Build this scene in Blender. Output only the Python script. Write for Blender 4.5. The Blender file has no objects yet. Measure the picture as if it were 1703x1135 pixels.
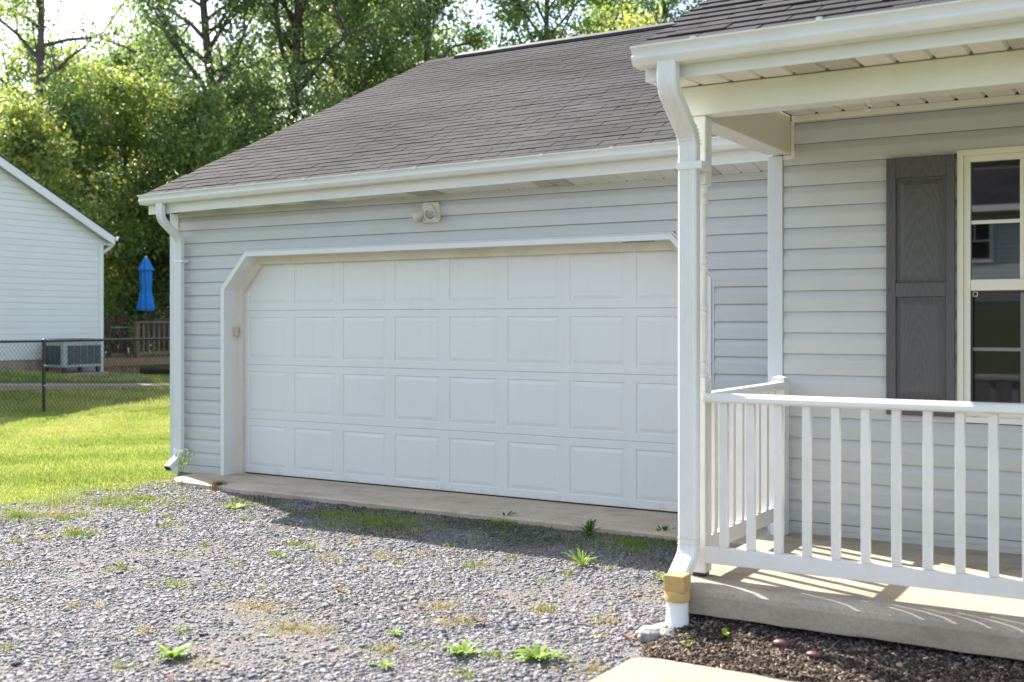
import bpy, math, random
import numpy as np
from mathutils import Vector, Matrix

random.seed(7)
RNG = np.random.default_rng(11)
S = bpy.context.scene
COL = S.collection
PI = math.pi

# ------------------------------------------------------------------ camera
cam_d = bpy.data.cameras.new('camera')
cam = bpy.data.objects.new('camera', cam_d)
COL.objects.link(cam)
cam.location = (0, 0, 1.51)
cam.rotation_euler = (PI / 2, 0, math.radians(31.08))
cam_d.sensor_width = 36
cam_d.lens = 39.95
cam_d.shift_y = -0.0191
cam_d.clip_end = 2000
cam_d.dof.use_dof = True
cam_d.dof.focus_distance = 8.6
cam_d.dof.aperture_fstop = 2.2
S.camera = cam

# ------------------------------------------------------------------ sky and sun
TO_SUN = Vector((-1.01, 0.405, 1.0)).normalized()
EL = math.asin(TO_SUN.z)
world = bpy.data.worlds.new('World')
S.world = world
world.use_nodes = True
wn, wl = world.node_tree.nodes, world.node_tree.links
wn.clear()
sky = wn.new('ShaderNodeTexSky')
sky.sky_type = 'NISHITA'
sky.sun_disc = False
sky.sun_elevation = EL
sky.sun_rotation = math.atan2(TO_SUN.x, TO_SUN.y)
sky.air_density = 1.0
sky.dust_density = 1.6
sky.ozone_density = 1.0
bg = wn.new('ShaderNodeBackground')
bg.inputs['Strength'].default_value = 0.132
tc = wn.new('ShaderNodeTexCoord')
nz = wn.new('ShaderNodeTexNoise')
nz.inputs['Scale'].default_value = 2.6
nz.inputs['Detail'].default_value = 6
mp = wn.new('ShaderNodeMapping')
mp.inputs['Scale'].default_value = (1, 1, 2.4)
cr = wn.new('ShaderNodeValToRGB')
cr.color_ramp.elements[0].position = 0.46
cr.color_ramp.elements[1].position = 0.74
mx = wn.new('ShaderNodeMixRGB')
mx.inputs['Color2'].default_value = (5.2, 5.3, 5.4, 1)     # bright thin cloud
out = wn.new('ShaderNodeOutputWorld')
wl.new(tc.outputs['Generated'], mp.inputs['Vector'])
wl.new(mp.outputs['Vector'], nz.inputs['Vector'])
wl.new(nz.outputs['Fac'], cr.inputs['Fac'])
wl.new(cr.outputs['Color'], mx.inputs['Fac'])
wl.new(sky.outputs['Color'], mx.inputs['Color1'])
wl.new(mx.outputs['Color'], bg.inputs['Color'])
wl.new(bg.outputs['Background'], out.inputs['Surface'])

sun_d = bpy.data.lights.new('sun', 'SUN')
sun_d.energy = 5.0
sun_d.angle = math.radians(0.55)
sun_d.color = (1.0, 0.93, 0.82)
sun = bpy.data.objects.new('sun', sun_d)
COL.objects.link(sun)
sun.location = (-20, 10, 25)
sun.rotation_euler = TO_SUN.to_track_quat('Z', 'Y').to_euler()

S.view_settings.view_transform = 'Standard'
S.view_settings.look = 'None'
S.view_settings.gamma = 1
S.view_settings.use_curve_mapping = False
S.view_settings.exposure = 1.46
S.render.engine = 'CYCLES'
S.cycles.max_bounces = 8
S.cycles.transparent_max_bounces = 12


# ------------------------------------------------------------------ materials
class NT:
    def __init__(s, name):
        s.m = bpy.data.materials.new(name)
        s.m.use_nodes = True
        s.n, s.l = s.m.node_tree.nodes, s.m.node_tree.links
        s.b = s.n['Principled BSDF']
        s.o = s.n['Material Output']
        s.geo = s.n.new('ShaderNodeNewGeometry')

    def new(s, t, **k):
        n = s.n.new(t)
        for a, v in k.items():
            setattr(n, a, v)
        return n

    def link(s, a, b):
        s.l.new(a, b)

    def vec(s, scale=(1, 1, 1), rot=(0, 0, 0), src=None):
        mp = s.new('ShaderNodeMapping')
        mp.inputs['Scale'].default_value = scale
        mp.inputs['Rotation'].default_value = rot
        s.link(src or s.geo.outputs['Position'], mp.inputs['Vector'])
        return mp.outputs['Vector']

    def noise(s, scale, vec=None, detail=4, rough=0.55, dist=0.0):
        n = s.new('ShaderNodeTexNoise')
        n.inputs['Scale'].default_value = scale
        n.inputs['Detail'].default_value = detail
        n.inputs['Roughness'].default_value = rough
        n.inputs['Distortion'].default_value = dist
        s.link(vec or s.geo.outputs['Position'], n.inputs['Vector'])
        return n.outputs['Fac']

    def ramp(s, fac, stops):
        r = s.new('ShaderNodeValToRGB')
        e = r.color_ramp.elements
        while len(e) < len(stops):
            e.new(0.5)
        for i, (p, c) in enumerate(stops):
            e[i].position = p
            e[i].color = (*c, 1) if len(c) == 3 else c
        s.link(fac, r.inputs['Fac'])
        return r.outputs['Color']

    def mix(s, fac, a, b, mode='MIX'):
        m = s.new('ShaderNodeMixRGB', blend_type=mode)
        for v, i in ((fac, 'Fac'), (a, 'Color1'), (b, 'Color2')):
            if isinstance(v, (int, float)):
                m.inputs[i].default_value = v
            elif isinstance(v, tuple):
                m.inputs[i].default_value = (*v, 1)
            else:
                s.link(v, m.inputs[i])
        return m.outputs['Color']

    def bump(s, h, strength=0.3, dist=0.01):
        b = s.new('ShaderNodeBump')
        b.inputs['Strength'].default_value = strength
        b.inputs['Distance'].default_value = dist
        s.link(h, b.inputs['Height'])
        s.link(b.outputs['Normal'], s.b.inputs['Normal'])

    def base(s, c):
        if isinstance(c, tuple):
            s.b.inputs['Base Color'].default_value = (*c, 1)
        else:
            s.link(c, s.b.inputs['Base Color'])

    def set(s, **k):
        for a, v in k.items():
            s.b.inputs[a.replace('_', ' ')].default_value = v
        return s

    def objrand(s):
        return s.new('ShaderNodeObjectInfo').outputs['Random']

    def attr(s):
        a = s.new('ShaderNodeAttribute')
        a.attribute_name = 'col'
        return a.outputs['Color']


def scale3(c, k):
    return tuple(x * k for x in c)


def painted(name, c, rough=0.45, dirt=(0.45, 0.43, 0.36), amt=0.25, grain=(3, 60, 60), gs=0.08, vs=1.6, rnd=0.0):
    t = NT(name)
    n1 = t.noise(vs, detail=6, rough=0.65)
    f = t.ramp(n1, [(0.48, (0, 0, 0)), (0.78, (amt, amt, amt))])
    colr = t.mix(f, c, tuple(a * b for a, b in zip(c, dirt)))
    n2 = t.noise(22, detail=3)
    colr = t.mix(t.ramp(n2, [(0.3, (0, 0, 0)), (0.7, (0.10, 0.10, 0.10))]), colr, scale3(c, 0.8))
    if rnd:
        r = t.ramp(t.objrand(), [(0, (1 - rnd,) * 3), (1, (1, 1, 1))])
        colr = t.mix(1.0, colr, r, 'MULTIPLY')
    t.base(colr)
    t.set(Roughness=rough)
    if gs:
        g = t.noise(1.0, t.vec(grain), detail=4)
        t.bump(g, gs, 0.01)
    return t.m


M = {}
M['siding'] = painted('vinyl_siding', (0.505, 0.517, 0.516), 0.42, (0.75, 0.74, 0.68), 0.3, (2.2, 70, 70), 0.10, 1.1, 0.05)
M['siding_side'] = painted('vinyl_siding_neighbour', (0.70, 0.71, 0.69), 0.45, (0.85, 0.88, 0.78), 0.35, (60, 2, 60), 0.08, 0.8, 0.04)
M['trim'] = painted('white_trim_paint', (0.70, 0.705, 0.69), 0.42, (0.80, 0.78, 0.66), 0.35, (30, 30, 4), 0.06)
M['cap'] = painted('aluminium_corner_cap', (0.56, 0.59, 0.62), 0.4, (0.8, 0.8, 0.75), 0.25, (30, 30, 4), 0.05)
M['beam'] = painted('cream_beam_wrap', (0.70, 0.69, 0.60), 0.4, (0.80, 0.84, 0.66), 0.5, (4, 40, 40), 0.05)
M['gutter'] = painted('white_gutter_enamel', (0.68, 0.69, 0.66), 0.32, (0.74, 0.75, 0.60), 0.5, (3, 40, 40), 0, 2.4)
M['pipe'] = painted('white_downspout_enamel', (0.72, 0.735, 0.725), 0.35, (0.80, 0.80, 0.68), 0.35, (3, 40, 40), 0, 3.0)
M['soffit'] = painted('vinyl_soffit', (0.72, 0.70, 0.63), 0.45, (0.85, 0.82, 0.7), 0.3, (40, 3, 40), 0.05, 1.5, 0.06)
M['railing'] = painted('white_railing_paint', (0.74, 0.735, 0.71), 0.4, (0.72, 0.68, 0.55), 0.35, (40, 40, 5), 0.10, 5.0, 0.05)
M['door'] = painted('garage_door_enamel', (0.665, 0.68, 0.675), 0.4, (0.88, 0.87, 0.80), 0.3, (4, 80, 80), 0.14, 0.9)
def door_mat():
    t = NT('garage_door_enamel')
    c = (0.70, 0.70, 0.68)
    n1 = t.noise(0.9, detail=6, rough=0.65)
    col = t.mix(t.ramp(n1, [(0.48, (0, 0, 0)), (0.78, (0.3, 0.3, 0.3))]), c, (0.59, 0.60, 0.545))
    sx = t.new('ShaderNodeSeparateXYZ')
    t.link(t.geo.outputs['Position'], sx.inputs['Vector'])
    sp = t.noise(9, t.vec((1, 1, 0.5)), detail=7, rough=0.7)
    ad = t.new('ShaderNodeMath', operation='MULTIPLY_ADD')
    t.link(sx.outputs['Z'], ad.inputs[0])
    ad.inputs[1].default_value = -2.6
    t.link(sp, ad.inputs[2])
    col = t.mix(t.ramp(ad.outputs['Value'], [(0.38, (0, 0, 0)), (0.62, (0.5, 0.5, 0.5))]), col, (0.47, 0.43, 0.35))
    sc = t.noise(1.0, t.vec((30, 1, 1.2)), detail=4)
    col = t.mix(t.ramp(sc, [(0.60, (0, 0, 0)), (0.78, (0.18, 0.18, 0.18))]), col, (0.5, 0.48, 0.42))
    t.base(col)
    t.set(Roughness=0.4)
    t.bump(t.noise(1.0, t.vec((4, 80, 80)), detail=4), 0.12, 0.01)
    return t.m


M['door'] = door_mat()
M['stop'] = painted('weathered_door_stop', (0.66, 0.61, 0.53), 0.55, (0.7, 0.62, 0.5), 0.6, (8, 40, 40), 0.15, 3.0)
M['frame_white'] = painted('window_vinyl', (0.72, 0.71, 0.62), 0.35, (0.85, 0.83, 0.7), 0.2, (20, 20, 20), 0.02)


def perforated():
    t = NT('perforated_soffit')
    v = t.new('ShaderNodeTexVoronoi', feature='F1')
    v.inputs['Scale'].default_value = 50
    v.inputs['Randomness'].default_value = 0.0
    t.link(t.vec((1, 1, 0.0), (0, 0, 0.78)), v.inputs['Vector'])
    c = t.ramp(v.outputs['Distance'], [(0.33, (0.13, 0.115, 0.09)), (0.42, (0.70, 0.68, 0.61))])
    t.base(c)
    t.set(Roughness=0.5)
    return t.m


M['perforated'] = perforated()


def shingle_mat(name, c, k=1.0):
    t = NT(name)
    r = t.ramp(t.objrand(), [(0, (0.82, 0.82, 0.83)), (0.5, (1, 0.99, 0.99)), (1, (1.14, 1.11, 1.08))])
    w = t.noise(1.0, t.vec((0.5, 0.9, 0.9), (0, 0, 0.6)), detail=5)
    big = t.ramp(w, [(0.36, scale3(c, 0.70)), (0.64, scale3(c, 1.25))])
    gr = t.noise(330, detail=2)
    g = t.ramp(gr, [(0.3, (0.62, 0.60, 0.62)), (0.7, (1.38, 1.36, 1.35))])
    colr = t.mix(1.0, big, r, 'MULTIPLY')
    colr = t.mix(1.0, colr, g, 'MULTIPLY')
    st = t.noise(1.0, t.vec((5, 0.5, 0.5)), detail=5)
    colr = t.mix(t.ramp(st, [(0.5, (0, 0, 0)), (0.8, (0.45, 0.45, 0.45))]), colr, scale3(c, 0.55))
    t.base(colr)
    t.set(Roughness=0.95)
    t.b.inputs['Specular IOR Level'].default_value = 0.12
    t.bump(gr, 0.5, 0.004)
    return t.m


M['shingle'] = shingle_mat('asphalt_shingle', (0.047, 0.0468, 0.0490))
M['shingle_dark'] = shingle_mat('asphalt_shingle_dark', (0.05, 0.05, 0.055))


def simple(name, c, rough=0.5, metal=0.0, var=0.15, ns=8, bump=0.0, bs=60):
    t = NT(name)
    n = t.noise(ns, detail=5)
    t.base(t.ramp(n, [(0.3, scale3(c, 1 - var)), (0.7, scale3(c, 1 + var))]))
    t.set(Roughness=rough, Metallic=metal)
    if bump:
        t.bump(t.noise(bs, detail=4), bump, 0.01)
    return t.m


M['black_metal'] = simple('black_vinyl_coat', (0.018, 0.019, 0.02), 0.4)
M['ridge'] = simple('black_ridge_vent', (0.014, 0.014, 0.017), 0.6)
M['tan_plastic'] = simple('tan_plastic_adapter', (0.50, 0.33, 0.12), 0.4, 0, 0.12, 20, 0.05)
M['white_pvc'] = simple('white_pvc', (0.72, 0.72, 0.71), 0.35, 0, 0.06, 10)
M['beige_plastic'] = simple('beige_plastic', (0.50, 0.45, 0.33), 0.45, 0, 0.1, 30)
M['ac'] = simple('grey_green_enamel', (0.33, 0.38, 0.37), 0.5, 0, 0.08, 6)
M['ac_grille'] = simple('dark_condenser_fins', (0.07, 0.08, 0.085), 0.5, 0.3)
M['blue_fabric'] = simple('blue_canvas', (0.015, 0.19, 0.58), 0.8, 0, 0.12, 9, 0.2, 200)
M['dark_furniture'] = simple('dark_furniture_metal', (0.03, 0.028, 0.026), 0.45)
M['purple_stone'] = simple('dark_red_stone', (0.105, 0.035, 0.042), 0.45, 0, 0.25, 40, 0.1)
M['pale_stone'] = simple('tan_pebble', (0.42, 0.30, 0.17), 0.6, 0, 0.2, 60, 0.2)
M['grey_rock'] = simple('grey_rock', (0.28, 0.27, 0.25), 0.85, 0, 0.35, 25, 0.8, 40)
M['brown_leaf'] = simple('dry_brown_leaf', (0.24, 0.12, 0.055), 0.75, 0, 0.3, 60, 0.3, 90)
M['lens'] = simple('lamp_reflector', (0.30, 0.32, 0.33), 0.12, 0.7)
M['foundation'] = simple('parged_foundation', (0.30, 0.25, 0.21), 0.9, 0, 0.2, 6, 0.3, 50)
M['interior'] = simple('dark_room_paint', (0.035, 0.034, 0.032), 0.8)
M['lamp_body'] = simple('cream_lamp_enamel', (0.62, 0.59, 0.50), 0.4, 0, 0.08, 30)
M['mulch_soil'] = simple('mulch_soil', (0.030, 0.021, 0.016), 0.95, 0, 0.4, 30, 0.8, 70)
M['dark_gap'] = simple('bare_sheathing', (0.06, 0.06, 0.06), 0.9)


def wood(name, c, axis=2, k=1.0):
    t = NT(name)
    sc = [45, 45, 45]
    sc[axis] = 2.5
    n = t.noise(1.0, t.vec(tuple(sc)), detail=5)
    r = t.ramp(t.objrand(), [(0, (0.7, 0.72, 0.75)), (1, (1.2, 1.15, 1.1))])
    t.base(t.mix(1.0, t.ramp(n, [(0.3, scale3(c, 0.65)), (0.7, scale3(c, 1.2))]), r, 'MULTIPLY'))
    t.set(Roughness=0.8)
    t.bump(n, 0.3, 0.01)
    return t.m


M['deck_wood'] = wood('weathered_deck_wood', (0.23, 0.155, 0.095))
M['red_wood'] = wood('red_stained_wood', (0.10, 0.038, 0.026))


def shutter_mat():
    t = NT('dark_grey_shutter')
    # cathedral grain: stretched rings
    v = t.vec((9.0, 0.0, 1.05))
    d = t.noise(1.6, t.vec((3, 3, 1.2)), detail=3)
    w = t.new('ShaderNodeTexWave', wave_type='RINGS', rings_direction='SPHERICAL')
    w.inputs['Scale'].default_value = 2.6
    w.inputs['Distortion'].default_value = 8.0
    w.inputs['Detail'].default_value = 4
    w.inputs['Detail Scale'].default_value = 1.2
    mp = t.new('ShaderNodeMapping')
    mp.inputs['Location'].default_value = (12.6, 0, -1.3)
    mp.inputs['Scale'].default_value = (9.0, 0.0, 1.3)
    t.link(t.geo.outputs['Position'], mp.inputs['Vector'])
    t.link(mp.outputs['Vector'], w.inputs['Vector'])
    fine = t.noise(1.0, t.vec((220, 20, 7)), detail=3)
    h = t.mix(0.62, w.outputs['Fac'], fine)
    c = t.ramp(h, [(0.30, (0.070, 0.069, 0.072)), (0.70, (0.088, 0.087, 0.090))])
    t.base(c)
    t.set(Roughness=0.5)
    t.bump(h, 0.4, 0.003)
    return t.m


M['shutter'] = shutter_mat()


def concrete(name, a, b, stain, rough=0.85, streak=False, sc=1.0):
    t = NT(name)
    n = t.noise(2.2 * sc, detail=8, rough=0.65)
    c = t.ramp(n, [(0.32, a), (0.68, b)])
    f = t.noise(60 * sc, detail=4)
    c = t.mix(t.ramp(f, [(0.42, (0, 0, 0)), (0.75, (0.5, 0.5, 0.5))]), c, scale3(a, 0.62))
    if streak:
        s2 = t.noise(1.0, t.vec((1.6, 4, 5)), detail=9, rough=0.75)
    else:
        s2 = t.noise(3.0 * sc, t.vec((1, 2.6, 2)), detail=8, rough=0.75)
    c = t.mix(t.ramp(s2, [(0.50, (0, 0, 0)), (0.70, (0.8, 0.8, 0.8))]), c, stain)
    sp = t.noise(150, detail=2)
    c = t.mix(t.ramp(sp, [(0.66, (0, 0, 0)), (0.72, (0.55, 0.55, 0.55))]), c, scale3(stain, 0.6))
    t.base(c)
    t.set(Roughness=rough)
    t.bump(t.mix(0.5, f, sp), 0.35, 0.006)
    return t.m


M['apron'] = concrete('apron_concrete', (0.43, 0.345, 0.25), (0.52, 0.44, 0.345), (0.20, 0.175, 0.145), streak=True)
M['path'] = concrete('path_concrete', (0.30, 0.252, 0.195), (0.35, 0.300, 0.24), (0.23, 0.185, 0.135), sc=1.2)
M['slab'] = concrete('porch_concrete', (0.335, 0.288, 0.222), (0.41, 0.362, 0.29), (0.17, 0.142, 0.10), streak=True)


def vcol(name, rough=0.8, transl=0.0, bump=0.0, gloss=0.3):
    t = NT(name)
    c = t.attr()
    if bump:
        f = t.noise(140, detail=4)
        c = t.mix(1.0, c, t.ramp(f, [(0.3, (0.68, 0.68, 0.68)), (0.7, (1.28, 1.28, 1.28))]), 'MULTIPLY')
        t.bump(f, bump, 0.004)
    t.base(c)
    t.set(Roughness=rough)
    t.b.inputs['Specular IOR Level'].default_value = gloss
    if transl:
        tr = t.new('ShaderNodeBsdfTranslucent')
        t.link(t.mix(1.0, c, (1.85, 1.9, 1.15), 'MULTIPLY'), tr.inputs['Color'])
        mxs = t.new('ShaderNodeMixShader')
        mxs.inputs['Fac'].default_value = transl
        t.link(t.b.outputs['BSDF'], mxs.inputs[1])
        t.link(tr.outputs['BSDF'], mxs.inputs[2])
        t.link(mxs.outputs['Shader'], t.o.inputs['Surface'])
    return t.m


M['leaf'] = vcol('tree_leaf', 0.42, 0.55, gloss=0.5)
M['grass'] = vcol('grass_blade', 0.55, 0.30)
M['stone'] = vcol('crushed_stone', 0.75, 0, 0.25, 0.35)
M['chip'] = vcol('bark_mulch', 0.8, 0, 0.3)


def bark():
    t = NT('bark')
    n = t.noise(1.0, t.vec((14, 14, 2.5)), detail=6, rough=0.7)
    t.base(t.ramp(n, [(0.3, (0.045, 0.038, 0.032)), (0.7, (0.15, 0.13, 0.115))]))
    t.set(Roughness=0.9)
    t.bump(n, 0.8, 0.03)
    return t.m


M['bark'] = bark()


def gravel_ground():
    t = NT('gravel_base')
    v = t.new('ShaderNodeTexVoronoi')
    v.inputs['Scale'].default_value = 85
    t.link(t.geo.outputs['Position'], v.inputs['Vector'])
    c = t.ramp(v.outputs['Color'], [(0.1, (0.10, 0.10, 0.112)), (0.6, (0.165, 0.163, 0.178)), (0.95, (0.25, 0.24, 0.245))])
    n = t.noise(1.2, detail=6, rough=0.7)
    c = t.mix(t.ramp(n, [(0.45, (0, 0, 0)), (0.62, (0.8, 0.8, 0.8))]), c, (0.19, 0.155, 0.115))
    t.base(c)
    t.set(Roughness=0.9)
    fn = t.noise(170, detail=3)
    c2 = t.mix(1.0, c, t.ramp(fn, [(0.3, (0.6, 0.6, 0.6)), (0.7, (1.35, 1.35, 1.35))]), 'MULTIPLY')
    t.base(c2)
    t.bump(v.outputs['Distance'], 0.9, 0.012)
    return t.m


M['gravel'] = gravel_ground()


def turf():
    t = NT('lawn_turf')
    n = t.noise(1.3, detail=8, rough=0.7)
    n2 = t.noise(35, detail=5)
    c = t.ramp(n, [(0.3, (0.085, 0.125, 0.022)), (0.7, (0.13, 0.16, 0.036))])
    c = t.mix(t.ramp(n2, [(0.4, (0, 0, 0)), (0.7, (0.7, 0.7, 0.7))]), c, (0.075, 0.075, 0.03))
    t.base(c)
    t.set(Roughness=0.95)
    t.bump(n2, 0.9, 0.05)
    return t.m


M['turf'] = turf()


def glass():
    t = NT('window_glass')
    gl = t.new('ShaderNodeBsdfGlossy')
    gl.inputs['Roughness'].default_value = 0.015
    gl.inputs['Color'].default_value = (0.86, 0.90, 0.96, 1)
    tr = t.new('ShaderNodeBsdfTransparent')
    tr.inputs['Color'].default_value = (0.6, 0.62, 0.62, 1)
    fr = t.new('ShaderNodeFresnel')
    fr.inputs['IOR'].default_value = 2.05
    ms = t.new('ShaderNodeMixShader')
    t.link(fr.outputs['Fac'], ms.inputs['Fac'])
    t.link(tr.outputs['BSDF'], ms.inputs[1])
    t.link(gl.outputs['BSDF'], ms.inputs[2])
    t.link(ms.outputs['Shader'], t.o.inputs['Surface'])
    return t.m


M['glass'] = glass()


def screen_mat():
    t = NT('insect_screen')
    d = t.new('ShaderNodeBsdfDiffuse')
    d.inputs['Color'].default_value = (0.03, 0.03, 0.03, 1)
    tr = t.new('ShaderNodeBsdfTransparent')
    ms = t.new('ShaderNodeMixShader')
    ms.inputs['Fac'].default_value = 0.45
    t.link(d.outputs['BSDF'], ms.inputs[2])
    t.link(tr.outputs['BSDF'], ms.inputs[1])
    t.link(ms.outputs['Shader'], t.o.inputs['Surface'])
    return t.m


M['screen'] = screen_mat()


# ------------------------------------------------------------------ mesh helpers
class MB:
    def __init__(s):
        s.v, s.f = [], []

    def quad(s, a, b, c, d):
        i = len(s.v)
        s.v += [a, b, c, d]
        s.f.append((i, i + 1, i + 2, i + 3))
        return s

    def poly(s, pts):
        i = len(s.v)
        s.v += list(pts)
        s.f.append(tuple(range(i, i + len(pts))))
        return s

    def box(s, x0, x1, y0, y1, z0, z1):
        i = len(s.v)
        s.v += [(x, y, z) for z in (z0, z1) for x, y in ((x0, y0), (x1, y0), (x1, y1), (x0, y1))]
        s.f += [tuple(i + k for k in q) for q in ((3, 2, 1, 0), (4, 5, 6, 7), (0, 1, 5, 4), (1, 2, 6, 5), (2, 3, 7, 6), (3, 0, 4, 7))]
        return s

    def cbox(s, c, d):
        return s.box(c[0] - d[0] / 2, c[0] + d[0] / 2, c[1] - d[1] / 2, c[1] + d[1] / 2, c[2] - d[2] / 2, c[2] + d[2] / 2)

    def sweep(s, rings, closed=True, cap=True):
        """rings: list of equal-length point loops"""
        i = len(s.v)
        n = len(rings[0])
        for r in rings:
            s.v += list(r)
        for k in range(len(rings) - 1):
            for j in range(n if closed else n - 1):
                a, b = i + k * n + j, i + k * n + (j + 1) % n
                s.f.append((a, b, b + n, a + n))
        if cap and closed:
            s.f.append(tuple(i + j for j in reversed(range(n))))
            e = i + (len(rings) - 1) * n
            s.f.append(tuple(e + j for j in range(n)))
        return s

    def extrude_x(s, prof, x0, x1, closed=True, cap=True):
        """prof: list of (y, z)"""
        return s.sweep([[(x0, y, z) for y, z in prof], [(x1, y, z) for y, z in prof]], closed, cap)

    def tube(s, pts, rad, n=8, cap=True, axis=None):
        pts = [Vector(p) for p in pts]
        if isinstance(rad, (int, float)):
            rad = [rad] * len(pts)
        rad = [float(r) for r in rad]
        rings = []
        for k, p in enumerate(pts):
            d = (pts[min(k + 1, len(pts) - 1)] - pts[max(k - 1, 0)])
            d = axis or (d.normalized() if d.length > 1e-9 else Vector((0, 0, 1)))
            u = d.cross(Vector((0, 0, 1)) if abs(d.z) < 0.9 else Vector((1, 0, 0))).normalized()
            w = d.cross(u)
            rings.append([tuple(p + rad[k] * (math.cos(2 * PI * j / n) * u + math.sin(2 * PI * j / n) * w)) for j in range(n)])
        return s.sweep(rings, True, cap)

    def lathe(s, c, prof, n=16):
        rings = [[(c[0] + r * math.cos(2 * PI * j / n), c[1] + r * math.sin(2 * PI * j / n), c[2] + z) for j in range(n)] for r, z in prof]
        return s.sweep(rings)

    def ellipsoid(s, c, r, n=14, m=8, jit=0.0):
        rings = []
        for k in range(m + 1):
            th = PI * k / m
            rings.append([(c[0] + r[0] * max(math.sin(th), 0.02) * math.cos(2 * PI * j / n) * (1 + random.uniform(-jit, jit)),
                           c[1] + r[1] * max(math.sin(th), 0.02) * math.sin(2 * PI * j / n) * (1 + random.uniform(-jit, jit)),
                           c[2] - r[2] * math.cos(th)) for j in range(n)])
        return s.sweep(rings)

    def rot(s, fn, i0=0):
        s.v = s.v[:i0] + [fn(p) for p in s.v[i0:]]
        return s

    def build(s, name, m, parent=None, bevel=0, smooth=False, seg=2, **props):
        me = bpy.data.meshes.new(name)
        me.from_pydata([tuple(p) for p in s.v], [], s.f)
        me.materials.append(M[m] if isinstance(m, str) else m)
        if smooth:
            me.polygons.foreach_set('use_smooth', [True] * len(me.polygons))
        me.update()
        o = bpy.data.objects.new(name, me)
        COL.objects.link(o)
        if bevel:
            b = o.modifiers.new('bevel', 'BEVEL')
            b.width = bevel
            b.segments = seg
            b.limit_method = 'ANGLE'
        if smooth:
            e = o.modifiers.new('split', 'EDGE_SPLIT')
            e.split_angle = math.radians(40)
        attach(o, parent)
        for k, v in props.items():
            o[k] = v
        return o


def wpos(o):
    p = Matrix.Identity(4)
    chain = []
    while o:
        chain.append(o)
        o = o.parent
    for o in reversed(chain):
        p = p @ o.matrix_parent_inverse @ o.matrix_basis
    return p


def attach(o, parent):
    if parent is not None:
        o.parent = parent
        o.matrix_parent_inverse = wpos(parent).inverted()


def np_mesh(name, verts, faces, m, parent=None, colors=None, **props):
    me = bpy.data.meshes.new(name)
    nv, (nf, k) = len(verts), faces.shape
    me.vertices.add(nv)
    me.vertices.foreach_set('co', np.ascontiguousarray(verts, dtype=np.float32).ravel())
    me.loops.add(nf * k)
    me.loops.foreach_set('vertex_index', faces.astype(np.int32).ravel())
    me.polygons.add(nf)
    me.polygons.foreach_set('loop_start', np.arange(0, nf * k, k, dtype=np.int32))
    me.update(calc_edges=True)
    if colors is not None:
        a = me.color_attributes.new('col', 'FLOAT_COLOR', 'POINT')
        c = np.ones((nv, 4), np.float32)
        c[:, :3] = colors
        a.data.foreach_set('color', c.ravel())
    me.materials.append(M[m])
    o = bpy.data.objects.new(name, me)
    COL.objects.link(o)
    attach(o, parent)
    for kk, v in props.items():
        o[kk] = v
    return o


def thing(name, label, cat, loc=(0, 0, 0), group=None):
    o = bpy.data.objects.new(name, None)
    COL.objects.link(o)
    o.location = loc
    o.empty_display_size = 0.1
    tag(o, label, cat, group)
    return o


def tag(o, label, cat, group=None):
    o['label'] = label
    o['category'] = cat
    if group:
        o['group'] = group
    return o


def ss(x, a, b):
    t = np.clip((x - a) / (b - a), 0, 1)
    return t * t * (3 - 2 * t)


def gz(X, Y):
    """height of the ground"""
    X = np.asarray(X, float)
    Y = np.asarray(Y, float)
    z = -0.075 + 0.075 * ss(-X, 9, 16)
    Hh = np.clip(0.49 - (Y - 14.25) * 0.067, 0.2, 0.62)
    z = z + Hh * ss(-X, 16, 20.6)
    z = z + 2.1 * ss(-Y, 12, 24)
    return z


F_, CX_, HY_ = 1890.0, 851.5, 535.0
SN, CS = math.sin(math.radians(31.08)), math.cos(math.radians(31.08))


def at(px, depth):
    """ground plan point seen in direction px at the given distance"""
    l = (px - CX_) / F_ * depth
    return (-SN * depth + l * CS, CS * depth + l * SN)


def in_view(X, Y, Z, x0, x1, y1):
    d = -SN * X + CS * Y
    l = CS * X + SN * Y
    px = CX_ + F_ * l / d
    py = HY_ - F_ * (Z - 1.51) / d
    return (d > 1) & (px > x0) & (px < x1) & (py < y1)


# ------------------------------------------------------------------ ground
def grid(name, xs, ys, zfun, m, **p):
    X, Y = np.meshgrid(xs, ys)
    Z = zfun(X, Y)
    v = np.stack([X.ravel(), Y.ravel(), Z.ravel()], 1)
    nx, ny = len(xs), len(ys)
    i = (np.arange(ny - 1)[:, None] * nx + np.arange(nx - 1)[None]).ravel()
    f = np.stack([i, i + 1, i + nx + 1, i + nx], 1)
    o = np_mesh(name, v, f, m, **p)
    o.data.polygons.foreach_set('use_smooth', np.ones(len(f), bool))
    return o


xs = np.concatenate([np.linspace(-400, -40, 10), np.arange(-38, 12, 0.6), np.linspace(14, 400, 10)])
ys = np.concatenate([np.linspace(-400, -40, 10), np.arange(-38, 45, 0.6), np.linspace(48, 500, 12)])
grid('lawn_ground', xs, ys, gz, 'turf', kind='structure')


def wob(y):
    return 0.10 * np.sin(y * 3.1) + 0.07 * np.sin(y * 7.7 + 1) + 0.05 * np.sin(y * 15.1)


def lumps(X, Y):
    return 0.008 * np.sin(X * 5.1 + Y * 2.2) * np.sin(Y * 4.3 - X) + 0.006 * np.sin(X * 13 + 1.3) * np.sin(Y * 11)


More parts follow.
